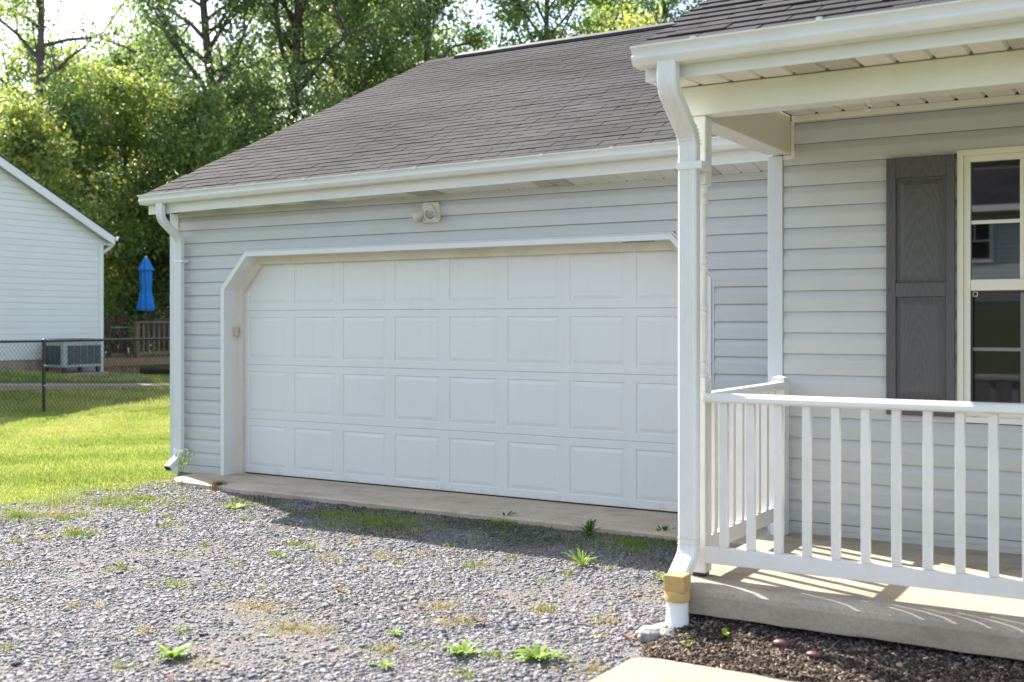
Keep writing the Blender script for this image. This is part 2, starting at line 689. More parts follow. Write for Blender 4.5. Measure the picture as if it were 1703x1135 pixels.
ny_, nx_ = 170, 110
ysd = np.linspace(-14, 7.9, ny_)
U = np.linspace(0, 1, nx_)
Yd = np.repeat(ysd[:, None], nx_, 1)
xl = -8.62 + wob(ysd)
Xd = xl[:, None] + U[None] * (-1.9 - xl)[:, None]
Zd = gz(Xd, Yd) + 0.012 + lumps(Xd, Yd) * 0.6
vd = np.stack([Xd.ravel(), Yd.ravel(), Zd.ravel()], 1)
ii = (np.arange(ny_ - 1)[:, None] * nx_ + np.arange(nx_ - 1)[None]).ravel()
np_mesh('gravel_driveway', vd, np.stack([ii, ii + 1, ii + nx_ + 1, ii + nx_], 1), 'gravel', kind='structure')

# apron in front of the garage door
mb = MB()
pl = [(-8.56, 7.80), (-8.40, 7.70), (-7.62, 7.615), (-6.1, 7.60), (-4.86, 7.585), (-3.2, 7.56), (-2.32, 7.55)]
top_f = [(x, y, -0.018) for x, y in pl]
mid = [(x, y + 0.02 if False else max(y, 8.05), 0.0) for x, y in pl]
n = len(pl)
i0 = 0
mb.v = [(x, y, -0.30) for x, y in pl] + [(x, y - 0.0, -0.03) for x, y in pl] + [(x, y + 0.02, -0.016) for x, y in pl] + [(x, 8.07, 0.0) for x, y in pl] + [(x, 8.40, 0.0) for x, y in pl]
for r in range(4):
    for k in range(n - 1):
        a = r * n + k
        mb.f.append((a, a + 1, a + 1 + n, a + n))
mb.f.append((0, n, 2 * n, 3 * n, 4 * n))
mb.build('concrete_apron', 'apron', kind='structure')

# porch slab: overhanging rounded nosing above a recessed footing
PZ = 0.189
prof = [(7.02, PZ), (5.40, PZ), (5.362, PZ - 0.006), (5.338, PZ - 0.022), (5.330, PZ - 0.045), (5.332, 0.050), (5.345, 0.045), (7.02, 0.045)]
mb = MB()
rings = []
xsl = np.linspace(-2.30, 6.0, 84)
for k, x in enumerate(xsl):
    w = 0.0016 * math.sin(x * 9) + 0.0018 * math.sin(x * 23)
    rings.append([(x, y, z + (w if z < 0.06 else 0)) for y, z in prof])
mb.sweep(rings)
o = mb.build('porch_floor', 'slab', kind='structure')
MB().box(-2.22, 6.0, 5.44, 7.0, -0.5, 0.0449).build('footing', 'slab', o)

# path, with a rounded corner
mb = MB()
c = [(-2.245, -16.0), (-2.245, 4.76)]
for k in range(1, 6):
    a = PI - k / 5 * PI / 2
    c.append((-2.245 + 0.06 + 0.10 * math.cos(a) + 0.04, 4.755 + 0.10 * math.sin(a)))
c += [(6.0, 4.855), (6.0, 3.3), (-1.0, 3.3), (-1.0, -16.0)]
pz = -0.05
zs = [(p[0], p[1], pz + float(gz(p[0], p[1]) + 0.075)) for p in c]
mb.v = zs + [(x, y, z - 0.2) for x, y, z in zs]
n = len(c)
mb.f.append(tuple(reversed(range(n))))
for k in range(n):
    a, b = k, (k + 1) % n
    mb.f.append((a, b, b + n, a + n))
mb.build('concrete_path', 'path', kind='structure')

# mulch bed
def mulch_z(X, Y):
    t = np.clip((Y - 4.86) / 0.55, 0, 1)
    return -0.058 + 0.075 * t ** 0.8 + 0.008 * np.sin(X * 7) * np.sin(Y * 9 + X * 3) - 0.06 * ss(-X, 2.15, 2.36)


grid('mulch_bed', np.arange(-2.42, 6.0, 0.06), np.linspace(4.83, 5.47, 12), mulch_z, 'mulch_soil', kind='structure')

# narrow path on the neighbour's side
mb = MB()
ysn = np.arange(2, 26, 0.5)
rings = []
for y in ysn:
    xc = -18.5 + 0.15 * math.sin(y * 0.4)
    z = float(gz(xc, y)) + 0.035
    rings.append([(xc - 0.45, y, z - 0.1), (xc - 0.45, y, z), (xc + 0.45, y, z - 0.03), (xc + 0.45, y, z - 0.13)])
mb.sweep(rings)
mb.build('garden_path', 'path', kind='structure')

# ------------------------------------------------------------------ the house
house = thing('house', 'grey vinyl-sided house with white double garage door and covered front porch', 'house', (-3.0, 8.1, 0))
EX = 0.1305
GY = 8.125          # garage wall face
PY = 7.012          # porch wall face


def plank_prof(z0, z1, e=EX, lower=None, upper=None):
    """outward distance, height"""
    h = z1 - z0
    if lower is not None:
        return [(0.0, z0 + 0.006), (0.0185, z0), (0.0190, z0 + 0.004), (0.0190, lower)]
    if upper is not None:
        pts = [(0.0, upper), (0.0185, upper)]
    else:
        pts = [(0.0, z0 + 0.006), (0.0185, z0), (0.0190, z0 + 0.004)]
    if h > 0.1:
        pts += [(0.0182, z0 + 0.60 * e), (0.0160, z0 + 0.68 * e), (0.0120, z0 + 0.76 * e), (0.0080, z0 + 0.85 * e), (0.0055, z0 + 0.93 * e), (0.0030, z0 + min(h, e) - 0.0005)]
    else:
        pts += [(0.0165, z1 - 0.006), (0.003, z1 - 0.0005)]
    return pts


def plank(parent, Y0, z0, z1, xa, xb, m='siding', name='siding_plank', **kw):
    """xa, xb: numbers or functions of height"""
    fa = xa if callable(xa) else (lambda z: xa)
    fb = xb if callable(xb) else (lambda z: xb)
    pr = plank_prof(z0, z1, **kw)
    mb = MB()
    mb.sweep([[(fa(z), Y0 - d, z) for d, z in pr] + [(fa(pr[-1][1]), Y0 + 0.002, pr[-1][1])],
              [(fb(z), Y0 - d, z) for d, z in pr] + [(fb(pr[-1][1]), Y0 + 0.002, pr[-1][1])]], True, True)
    return mb.build(name, m, parent)


# garage front wall: backing with the door opening left free
XO0, XO1, ZO, ZC, CHX = -8.222, -3.131, 2.182, 1.838, 0.320     # outer outline of the door surround
gw = MB()
gw.box(-8.92, XO0 + 0.02, GY, GY + 0.18, -0.02, 2.62)
gw.box(XO1 - 0.02, -2.325, GY, GY + 0.18, -0.02, 2.62)
gw.box(XO0 + 0.02, XO1 - 0.02, GY, GY + 0.18, ZO - 0.02, 2.62)
garage_wall = gw.build('garage_wall', 'dark_gap', house)


def left_edge(z):      # right end of planks left of the door
    return XO0 - 0.004 + max(0.0, min(CHX, (z - ZC) / (ZO - ZC) * CHX))


def right_edge(z):
    return XO1 + 0.022 - max(0.0, min(CHX, (z - ZC) / (ZO - ZC) * CHX))


zb = [-0.012] + [0.075 + EX * k for k in range(20)]
for k, z0 in enumerate(zb):
    z1 = zb[k + 1] if k + 1 < len(zb) else 2.60
    if z1 <= ZO:
        plank(garage_wall, GY, z0, z1, -8.82, left_edge)
        plank(garage_wall, GY, z0, z1, right_edge, -2.33)
    elif z0 < ZO + 0.01:
        plank(garage_wall, GY, z0, z1, -8.82, lambda z: left_edge(min(z, ZO - 0.005)), lower=ZO + 0.021)
        plank(garage_wall, GY, z0, z1, lambda z: right_edge(min(z, ZO - 0.005)), -2.33, lower=ZO + 0.021)
        plank(garage_wall, GY, z0, z1, -8.82, -6.05, upper=ZO + 0.0212)
        plank(garage_wall, GY - 0.0012, z0, z1, -6.052, -2.33, upper=ZO + 0.0212)
    else:
        seam = [-6.05, -4.95, -7.2, -5.3, -6.4][k % 5]
        plank(garage_wall, GY, z0, z1, -8.82, seam)
        plank(garage_wall, GY - 0.0012, z0, z1, seam - 0.002, -2.33)
# corner boards and top channel
MB().box(-8.935, -8.818, GY - 0.035, GY + 0.0, -0.03, 2.598).box(-8.939, -8.90, GY + 0.0004, GY + 0.14, -0.03, 2.598).build('corner_board', 'cap', garage_wall, 0.004)
MB().box(-8.816, -2.33, GY - 0.0265, GY - 0.0195, 2.556, 2.612).box(-8.816, -2.33, GY - 0.030, GY - 0.0268, 2.575, 2.584).build('frieze_channel', 'siding', garage_wall)
MB().box(-8.86, -2.33, GY - 0.002, GY + 0.2, -0.35, -0.022).build('foundation', 'foundation', house)
# hidden volume of the garage (side, back)
MB().box(-8.93, -8.80, GY + 0.19, 17.2, -0.3, 2.62).box(-8.93, -2.33, 17.2, 17.35, -0.3, 2.62).build('rear_wall', 'siding', house)
mb = MB()
mb.poly([(-8.92, 8.1, 2.62), (-8.92, 17.3, 2.62), (-8.92, 12.73, 4.98)])
mb.poly([(-8.80, 8.1, 2.62), (-8.80, 17.3, 2.62), (-8.80, 12.73, 4.98)])
mb.build('gable_wall', 'siding', house)


# door surround
def outline(off):
    """door surround outline pulled inward by off"""
    k = off * 0.42
    return [(XO0 + off, -0.005), (XO0 + off, ZC - k), (XO0 + CHX + k, ZO - off), (XO1 - CHX - k, ZO - off), (XO1 - off, ZC - k), (XO1 - off, -0.005)]


def bands(mb, A, ya, B, yb):
    for k in range(5):
        (x0, z0), (x1, z1) = A[k], A[k + 1]
        (u0, w0), (u1, w1) = B[k], B[k + 1]
        mb.quad((x0, ya, z0), (x1, ya, z1), (u1, yb, w1), (u0, yb, w0))


FY = 8.092
mb = MB()
bands(mb, outline(0.0), FY, outline(0.042), FY)
bands(mb, outline(0.0), GY, outline(0.0), FY)
bands(mb, outline(0.042), FY, outline(0.045), 8.262)
door_surround = mb.build('door_surround', 'trim', house)
mb = MB()
bands(mb, outline(-0.020), GY - 0.018, outline(-0.0015), GY - 0.018)
bands(mb, outline(-0.020), GY + 0.002, outline(-0.020), GY - 0.018)
mb.build('surround_channel', 'cap', door_surround)
mb = MB()
bands(mb, outline(0.045), 8.262, outline(0.112), 8.270)
bands(mb, outline(0.112), 8.270, outline(0.112), 8.33)
mb.build('door_stop', 'stop', door_surround)
MB().box(-3.9, -3.62, 8.16, 8.164, 2.134, 2.1385).build('peeled_gap', 'dark_gap', door_surround)

# sectional garage door
gd = MB().box(-8.24, -3.10, 8.345, 8.37, -0.01, 2.16).build('garage_door', 'dark_gap', house)
DX0, PITCH, SECT = -8.145, 0.6025, 0.5335
DY = 8.316
PXL = [-8.070 + PITCH * k for k in range(8)]
PW = 0.500
DX1 = PXL[7] + PW + 0.075
rows = [(0.012, 0.5465), (0.548, 1.0825), (1.084, 1.6165), (1.618, 2.152)]


def raised(x0, x1, z0, z1, Y, parent, m, name='raised_panel', dep=0.0065, w=(0.004, 0.016, 0.038), **k):
    """stamped panel: step in, sloping cove, raised field"""
    mb = MB()
    steps = [(0, 0), (w[0], dep), (w[1], dep * 0.9), (w[2], dep * 0.18), (w[2] + 0.004, dep * 0.10)]
    rings = []
    for off, d in steps:
        rings.append([(x0 + off, Y + d, z0 + off), (x1 - off, Y + d, z0 + off), (x1 - off, Y + d, z1 - off), (x0 + off, Y + d, z1 - off)])
    i = 0
    for r in rings:
        mb.v += r
    for k2 in range(len(rings) - 1):
        for j in range(4):
            a, b = k2 * 4 + j, k2 * 4 + (j + 1) % 4
            mb.f.append((a, b, b + 4, a + 4))
    e = (len(rings) - 1) * 4
    mb.f.append((e, e + 1, e + 2, e + 3))
    return mb.build(name, m, parent, **k)


for z0, z1 in rows:
    pz0, pz1 = z0 + 0.064, z1 - 0.064
    mb = MB()
    xcur = DX0
    edges = [DX0]
    for x in PXL:
        edges += [x, x + PW]
    edges.append(DX1)
    for a in range(len(edges) - 1):
        xa, xb = edges[a], edges[a + 1]
        if a % 2 == 0:
            mb.quad((xa, DY, z0 + 0.004), (xb, DY, z0 + 0.004), (xb, DY, z1 - 0.004), (xa, DY, z1 - 0.004))
        else:
            mb.quad((xa, DY, z0 + 0.004), (xb, DY, z0 + 0.004), (xb, DY, pz0), (xa, DY, pz0))
            mb.quad((xa, DY, pz1), (xb, DY, pz1), (xb, DY, z1 - 0.004), (xa, DY, z1 - 0.004))
    mb.quad((DX0, DY + 0.003, z0), (DX1, DY + 0.003, z0), (DX1, DY, z0 + 0.004), (DX0, DY, z0 + 0.004))
    mb.quad((DX0, DY, z1 - 0.004), (DX1, DY, z1 - 0.004), (DX1, DY + 0.003, z1), (DX0, DY + 0.003, z1))
    mb.build('door_section', 'door', gd)
    for x in PXL:
        raised(x, x + PW, pz0, pz1, DY, gd, 'door')
MB().box(DX0, DX1, DY + 0.004, DY + 0.03, 0.0005, 0.0125).build('bottom_seal', 'black_metal', gd)
MB().box(-8.178, -8.130, 8.205, 8.255, 1.365, 1.455).build('keypad', 'beige_plastic', door_surround, 0.008)

# ------------------------------------------------------------------ roofs
GEY, GEZ = 7.772, 2.784
SL = (5.075 - GEZ) / (12.73 - GEY)          # garage roof eave line


def shingles(roof, X0, X1, eY, eZ, slope, nrows, nparts, tabw=0.305, expo=0.130, m='shingle', th=0.0058, partrows=99, stagger=0.5, thick=False):
    ang = math.atan(slope)
    me = None
    mb = MB()
    w, L = tabw - 0.008, expo + 0.012
    base = [(-w / 2, 0, 0.0), (w / 2, 0, 0.0), (w / 2, L, -0.002), (-w / 2, L, -0.002),
            (-w / 2, 0, th), (w / 2, 0, th), (w / 2, L, 0.001), (-w / 2, L, 0.001)]
    fc = [(4, 5, 6, 7), (0, 1, 5, 4), (1, 2, 6, 5), (3, 0, 4, 7)]
    ca, sa = math.cos(ang), math.sin(ang)
    sv, sf = [], []
    cnt = 0
    for r in range(nrows):
        s0 = r * expo
        off = (r * stagger) % 1.0
        k0 = -1
        while True:
            xc = X0 + (k0 + off + 0.5) * tabw
            k0 += 1
            xa, xb = max(xc - w / 2, X0), min(xc + w / 2, X1)
            if xc - w / 2 > X1:
                break
            if xb - xa < 0.03:
                continue
            full = (xb - xa) > w - 1e-4
            vary = random.uniform(0.0, 0.003) if not thick else random.choice((0.0, 0.001, 0.002, 0.0055))
            jx = random.uniform(-0.003, 0.003)
            sag = 0.0
            if full and cnt < nparts and r < partrows:
                if me is None:
                    me = bpy.data.meshes.new('shingle')
                    me.from_pydata(base, [], fc)
                    me.materials.append(M[m])
                o = bpy.data.objects.new('shingle', me)
                o.location = (xc + jx, eY + s0 * ca - vary * sa, eZ + s0 * sa + vary * ca)
                o.rotation_euler = (ang, 0, random.uniform(-0.004, 0.004))
                COL.objects.link(o)
                attach(o, roof)
                cnt += 1
            else:
                i = len(sv)
                for x, u, h in base:
                    x2 = xa if x < 0 else xb
                    h2 = h + vary
                    sv.append((x2, eY + (s0 + u) * ca - h2 * sa, eZ + (s0 + u) * sa + h2 * ca))
                sf += [tuple(i + q for q in f) for f in fc]
    mb = MB()
    mb.v, mb.f = sv, sf
    mb.build('shingle_field', m, roof, kind='stuff')


mb = MB()
mb.sweep([[(x, GEY - 0.01, GEZ - 0.012), (x, 12.73, 5.063), (x, 17.72, 2.763), (x, 17.72, 2.735), (x, 12.73, 5.03), (x, GEY - 0.01, GEZ - 0.032)] for x in (-8.985, -2.32)])
garage_roof = mb.build('garage_roof', 'shingle_dark', house)
# nearest courses first: walk the rows from the eave
shingles(garage_roof, -8.99, -2.30, GEY - 0.012, GEZ - 0.006, SL, 42, 300, stagger=0.42)
# starter strip and drip edge
# rake trim on the left gable
mb = MB()
mb.sweep([[(x, GEY, GEZ - 0.034), (x, 12.73, 5.028), (x, 12.73, 4.90), (x, 7.87, GEZ - 0.10), (x, 7.87, GEZ - 0.04)] for x in (-8.972, -8.945)])
mb.build('rake_board', 'gutter', garage_roof)
# ridge cap shingles and vent
mb = MB()
mb.sweep([[(x, 12.55, 5.001), (x, 12.73, 5.085), (x, 12.91, 5.001), (x, 12.73, 5.066)] for x in (-8.99, -8.49)])
mb.build('ridge_cap', 'shingle', garage_roof)
mb = MB()
mb.sweep([[(x, 12.575, 5.015), (x, 12.580, 5.055), (x, 12.72, 5.118), (x, 12.74, 5.118), (x, 12.88, 5.055), (x, 12.885, 5.015)] for x in (-8.49, -2.35)])
mb.build('ridge_vent', 'ridge', garage_roof, 0.006)


def gutter(x0, x1, Y, ztop, parent, hang=0.61):
    """K-style gutter hung on a fascia whose face is at Y"""
    outp = [(0.0, 0.0), (0.0, -0.094), (0.082, -0.094), (0.088, -0.072), (0.098, -0.056), (0.112, -0.044), (0.120, -0.030), (0.123, -0.012), (0.126, 0.0), (0.114, 0.001), (0.112, -0.008)]
    inn_old = [(0.115, -0.012), (0.116, -0.030), (0.108, -0.041), (0.094, -0.053), (0.084, -0.070), (0.079, -0.090), (0.003, -0.090), (0.003, 0.0)]
    outp = [(0.0, 0.0), (0.0, -0.094), (0.088, -0.094), (0.094, -0.088), (0.110, -0.066), (0.1135, -0.058), (0.111, -0.049), (0.104, -0.040), (0.1035, -0.034), (0.108, -0.024), (0.119, -0.012), (0.126, -0.009), (0.126, 0.0), (0.114, 0.001), (0.114, -0.008)]
    inn = [(0.104, -0.020), (0.100, -0.034), (0.100, -0.041), (0.107, -0.051), (0.109, -0.058), (0.091, -0.086), (0.003, -0.090), (0.003, 0.0)]
    pr = [(Y - d, ztop + z) for d, z in outp + inn]
    mb = MB().extrude_x(pr, x0, x1, True, False)
    for x in (x0, x1):
        cap = [(x + (0.002 if x == x0 else -0.002), Y - d, ztop + z) for d, z in outp[:13]]
        mb.poly(cap)
        mb.poly([(p[0] + 0.003, p[1], p[2]) for p in cap])
    g = mb.build('gutter', 'gutter', parent)
    mb = MB()
    x = x0 + 0.33
    while x < x1:
        mb.box(x - 0.012, x + 0.012, Y - 0.131, Y - 0.108, ztop - 0.014, ztop + 0.005)
        x += hang
    mb.build('hanger_clips', 'gutter', g, kind='stuff')
    return g


def soffit(parent, x0, x1, y0, y1, z, pw, perf, name='soffit_panel'):
    """rows of vinyl panels seen from below, V grooves between them"""
    k, x = 0, x0
    while x < x1 - 0.01:
        xb = min(x + pw, x1)
        mb = MB()
        g = 0.013
        mb.sweep([[(x + 0.0005, y, z + 0.016), (x + g, y, z), (xb - g, y, z), (xb - 0.0005, y, z + 0.016)] for y in (y0, y1)])
        mb.build(name, 'perforated' if perf(k) else 'soffit', parent)
        x += pw
        k += 1


# garage eave
FGY = 7.868
fas = MB()
fas.box(-8.968, -2.34, FGY - 0.02, FGY, 2.603, 2.755)
fascia = fas.build('fascia', 'gutter', house)
MB().box(-8.966, -2.34, FGY - 0.024, FGY - 0.0205, 2.600, 2.622).build('fascia_lip', 'gutter', fascia, 0.002)
garage_gutter = gutter(-8.99, -2.36, FGY - 0.0215, 2.785, house)
sof = MB().box(-8.95, -2.34, FGY + 0.002, GY + 0.05, 2.630, 2.64).build('soffit', 'dark_gap', house)
soffit(sof, -8.94, -2.34, FGY + 0.001, GY - 0.0268, 2.606, 0.155, lambda k: k % 8 in (4, 5) or k % 8 == 1 and k < 12)



def tilt(X, Y, Z):
    """the old eave hangs a little low at its left end; the ridge is level"""
    w = np.clip((12.73 - Y) / (12.73 - 7.745), 0, 1)
    w = np.where(Z < 2.66, np.clip((8.105 - Y) / (8.105 - FGY), 0, 1), w)
    return 0.0122 * (X + 6.9) * w


for root_ in (fascia, garage_gutter, sof, garage_roof):
    done = set()
    for o in [root_] + list(root_.children):
        if o.name.startswith('shingle') and o.name.split('.')[0] == 'shingle':
            x, y, z = o.matrix_parent_inverse and (wpos(o).translation)
            o.location.z += float(tilt(x, y, z + 1))
            o.rotation_euler.y -= 0.0122 * (12.73 - y) / 4.985
            continue
        if o.name.startswith(('ridge', 'rake')):
            continue
        me = o.data
        if me.name in done:
            continue
        done.add(me.name)
        co = np.empty(len(me.vertices) * 3, np.float32)
        me.vertices.foreach_get('co', co)
        co = co.reshape(-1, 3)
        co[:, 2] += tilt(co[:, 0], co[:, 1], co[:, 2] + (1 if root_ in (garage_roof, garage_gutter) else 0))
        me.vertices.foreach_set('co', co.ravel())
        me.update()

# left downspout
def downspout(parent, cx, path, w, d, groove=True, m='gutter'):
    """path of (y, z) centre points; rectangular pipe with rounded corners and fluted face"""
    pts = [Vector((cx, y, z)) for y, z in path]
    rings = []
    for k, p in enumerate(pts):
        a = (pts[k] - pts[k - 1]).normalized() if k else None
        b = (pts[k + 1] - pts[k]).normalized() if k + 1 < len(pts) else None
        t = ((a or b) + (b or a)).normalized()
        nrm = Vector((0, t.z, -t.y))          # towards the front when running downward
        if nrm.y > 0:
            nrm = -nrm
        lim = 1.0
        if a and b:
            lim = 1 / max(0.5, math.cos(a.angle(b) / 2))
        c = 0.010
        loop = []
        prof2 = [(-w / 2 + c, d / 2)]
        if groove:
            n = 5
            for q in range(n):
                xm = -w / 2 + c + 0.006 + (w - 2 * c - 0.012) * (q + 0.5) / n
                hw = (w - 2 * c) / n * 0.32
                prof2 += [(xm - hw, d / 2), (xm - hw * 0.6, d / 2 - 0.0032), (xm + hw * 0.6, d / 2 - 0.0032), (xm + hw, d / 2)]
        prof2 += [(w / 2 - c, d / 2), (w / 2, d / 2 - c), (w / 2, -d / 2 + c), (w / 2 - c, -d / 2), (-w / 2 + c, -d / 2), (-w / 2, -d / 2 + c), (-w / 2, d / 2 - c)]
        for u, v in prof2:
            q = p + Vector((u, 0, 0)) + nrm * (v * lim)
            loop.append(tuple(q))
        rings.append(loop)
    mb = MB()
    mb.sweep(rings)
    return mb


def bend(p0, p1, p2, r, n=5):
    """rounded corner at p1"""
    a, b, c = Vector(p0), Vector(p1), Vector(p2)
    d1, d2 = (a - b).normalized(), (c - b).normalized()
    s, e = b + d1 * r, b + d2 * r
    return [tuple((1 - t) ** 2 * s + 2 * t * (1 - t) * b + t * t * e) for t in [k / n for k in range(n + 1)]]


def route(pts, r):
    o = [pts[0]]
    for k in range(1, len(pts) - 1):
        o += bend(pts[k - 1], pts[k], pts[k + 1], r)
    return o + [pts[-1]]


DXL, DYL = -8.735, 8.035
path = route([(7.79, 2.70), (7.79, 2.52), (DYL, 2.34), (DYL, 0.16), (7.885, 0.055)], 0.07)
ds = downspout(house, DXL, path, 0.085, 0.062).build('downspout', 'pipe', house)
MB().box(DXL - 0.044, DXL + 0.078, DYL - 0.036, DYL + 0.05, 2.10, 2.125).build('strap', 'pipe', ds, 0.002)
MB().box(DXL - 0.044, DXL + 0.078, DYL - 0.036, DYL + 0.05, 0.205, 0.235).build('strap', 'pipe', ds, 0.002)
d = (Vector((0, 7.885, 0.055)) - Vector((0, DYL, 0.16))).normalized()
c0 = Vector((DXL, 7.885, 0.055)) + d * 0.002
nn = Vector((0, d.z, -d.y))
mb = MB()
for off in (0.0, 0.004):
    mb.poly([tuple(c0 + d * off + Vector((sx * 0.036, 0, 0)) + nn * sz * 0.025) for sx, sz in ((-1, -1), (1, -1), (1, 1), (-1, 1))])
mb.build('spout_mouth', 'black_metal', ds)

# ------------------------------------------------------------------ porch part of the house
porch_wall = MB().box(-2.30, -1.16, PY, PY + 0.15, 0.17, 2.86).box(-0.26, 6.0, PY, PY + 0.15, 0.17, 2.86).box(-1.16, -0.26, PY, PY + 0.15, 2.50, 2.86).box(-1.16, -0.26, PY, PY + 0.15, 0.17, 0.935).build('porch_wall', 'dark_gap', house)
WX0, WX1 = -1.193, -0.234
z0 = 0.267 - EX
k = 0
zz = [0.2245] + [0.267 + EX * k for k in range(20)]
for k, z0 in enumerate(zz):
    z1 = zz[k + 1] if k + 1 < len(zz) else 2.765
    z1 = min(z1, 2.765)
    if z1 < 0.945 or z0 > 2.503:
        if k % 3 == 1:
            sm = -0.35 + (k % 4) * 0.5
            plank(porch_wall, PY, z0, z1, -2.225, sm)
            plank(porch_wall, PY - 0.0012, z0, z1, sm - 0.002, 6.0)
        else:
            plank(porch_wall, PY, z0, z1, -2.225, 6.0)
    elif z1 > 2.503:
        plank(porch_wall, PY, z0, z1, -2.225, WX0 + 0.006, lower=2.5022)
        plank(porch_wall, PY, z0, z1, WX1 - 0.006, 6.0, lower=2.5022)
        plank(porch_wall, PY, z0, z1, -2.225, 6.0, upper=2.5025)
    else:
        plank(porch_wall, PY, z0, z1, -2.225, WX0 + 0.006)
        plank(porch_wall, PY, z0, z1, WX1 - 0.006, 6.0)
MB().box(-2.225, 6.0, PY - 0.018, PY, 0.1905, 0.2235).build('starter_strip', 'siding', porch_wall)
MB().box(-2.322, -2.2265, PY - 0.032, PY, 0.10, 2.55).box(-2.322, -2.302, PY + 0.0005, 8.1, -0.3, 2.55).build('corner_board', 'cap', porch_wall, 0.004)
MB().box(-2.172, 6.0, PY - 0.022, PY - 0.003, 2.757, 2.796).build('ceiling_trim', 'beam', porch_wall, 0.003)
MB().box(-2.1775, -2.155, PY - 0.020, PY - 0.0165, 2.53, 2.7565).box(-2.2265, -2.1777, PY - 0.0205, PY - 0.0165, 2.525, 2.5495).build('beam_channel', 'trim', porch_wall)
# rest of the main house: side wall and far end, above the garage roof
MB().box(-2.301, -2.18, 8.1005, 14.0, -0.3, 2.8).box(-2.30, 6.0, 14.0, 14.1, -0.3, 2.8).box(5.9, 6.0, 7.2, 13.99, -0.3, 2.8).build('rear_wall', 'siding', house)
mb = MB()
mb.poly([(-2.30, 7.0, 2.8), (-2.30, 14.0, 2.8), (-2.30, 10.0, 5.1)])
mb.poly([(-2.26, 7.0, 2.8), (-2.26, 14.0, 2.8), (-2.26, 10.0, 5.1)])
mb.build('gable_wall', 'siding', house)

# beams, ceiling, soffit, fascia
BZ = 2.575
beam = MB().box(-2.32, 6.0, 5.505, 5.640, BZ, 2.722).box(-2.32, 6.0, 5.53, 5.640, 2.7225, 2.83).build('porch_beam', 'beam', house, 0.004)
beam2 = MB().box(-2.322, -2.178, 5.6415, 6.990, BZ - 0.018, 2.796).build('porch_beam', 'beam', house, 0.004)


def hook(x, y, z, parent):
    mb = MB()
    mb.lathe((x, y, z - 0.006), [(0.018, 0.006), (0.018, 0.0), (0.006, -0.002)], 12)
    pts = [(x, y, z - 0.005), (x, y, z - 0.022)]
    for k in range(0, 9):
        a = PI / 2 - k * 0.55
        pts.append((x + 0.014 * math.cos(a), y, z - 0.036 + 0.014 * math.sin(a)))
    mb.tube(pts, 0.0025, 6)
    mb.build('hook', 'trim', parent, smooth=True)


hook(-1.355, 5.575, BZ, beam)
hook(-2.25, 6.25, BZ - 0.018, beam2)
ceil = MB().box(-2.17, 6.0, 5.642, PY - 0.001, 2.815, 2.825).build('porch_ceiling', 'dark_gap', house)
soffit(ceil, -2.176, 4.0, 5.642, PY - 0.022, 2.796, 0.163, lambda k: False, 'ceiling_panel')
FPY = 5.250
fascia2 = MB().box(-2.380, 6.0, FPY, FPY + 0.02, 2.718, 2.862).build('fascia', 'gutter', house)
MB().box(-2.378, 6.0, FPY - 0.003, FPY - 0.0005, 2.716, 2.735).build('fascia_lip', 'gutter', fascia2)
pg = gutter(-2.405, 6.0, FPY - 0.0035, 2.880, house)
for o in [pg] + list(pg.children):
    for v in o.data.vertices:
        v.co.z += 0.012 * min(v.co.x + 1.7, 1.2)
sof2 = MB().box(-2.378, 6.0, FPY + 0.021, 5.5295, 2.748, 2.755).build('soffit', 'dark_gap', house)
soffit(sof2, -2.345, 4.0, FPY + 0.021, 5.504, 2.725, 0.163, lambda k: k % 6 in (4, 5))
MB().box(-2.378, -2.346, FPY + 0.021, 5.60, 2.718, 2.747).build('soffit_return', 'gutter', sof2)

PSL = 0.487
PEY, PEZ = 5.185, 2.878
mb = MB()
mb.sweep([[(x, PEY, PEZ - 0.010), (x, 10.0, PEZ + PSL * (10.0 - PEY) - 0.010), (x, 14.6, 2.98), (x, 14.6, 2.95), (x, 10.0, PEZ + PSL * (10.0 - PEY) - 0.05), (x, PEY, PEZ - 0.034)] for x in (-2.385, 6.0)])
porch_roof = mb.build('porch_roof', 'shingle_dark', house)
shingles(porch_roof, -2.39, 3.2, PEY - 0.012, PEZ - 0.004, PSL, 40, 230, m='shingle', th=0.010, partrows=13, stagger=0.37, thick=True)
mb = MB()
mb.sweep([[(x, FPY + 0.02, 2.868), (x, 10.0, 5.185), (x, 10.0, 5.04), (x, FPY + 0.02, 2.722)] for x in (-2.378, -2.348)])
mb.build('rake_board', 'gutter', porch_roof)

# turned porch post
PXC, PYC, HP = -2.218, 5.582, 0.046
post = MB().box(PXC - HP, PXC + HP, PYC - HP, PYC + HP, 2.22, BZ - 0.001).build('porch_post', 'railing', house, 0.005)
MB().box(PXC - HP, PXC + HP, PYC - HP, PYC + HP, PZ + 0.02, 1.22).build('post_base', 'railing', post, 0.005)
MB().box(PXC - HP + 0.01, PXC + HP - 0.01, PYC - HP + 0.01, PYC + HP - 0.01, PZ + 0.0005, PZ + 0.0195).build('post_shoe', 'black_metal', post)
tp = [(0.044, 1.2205), (0.044, 1.235), (0.030, 1.25), (0.030, 1.265), (0.040, 1.275), (0.040, 1.29), (0.030, 1.30), (0.034, 1.36), (0.039, 1.46), (0.035, 1.54), (0.041, 1.545), (0.041, 1.56), (0.035, 1.565), (0.041, 1.575), (0.041, 1.59), (0.034, 1.60),
      (0.036, 1.72), (0.036, 1.78), (0.041, 1.785), (0.041, 1.80), (0.034, 1.805), (0.041, 1.82), (0.041, 1.835), (0.034, 1.84), (0.032, 1.95), (0.041, 1.98), (0.041, 1.995), (0.032, 2.01), (0.038, 2.08), (0.032, 2.12), (0.041, 2.13), (0.041, 2.15), (0.030, 2.155), (0.030, 2.17), (0.041, 2.18), (0.044, 2.219)]
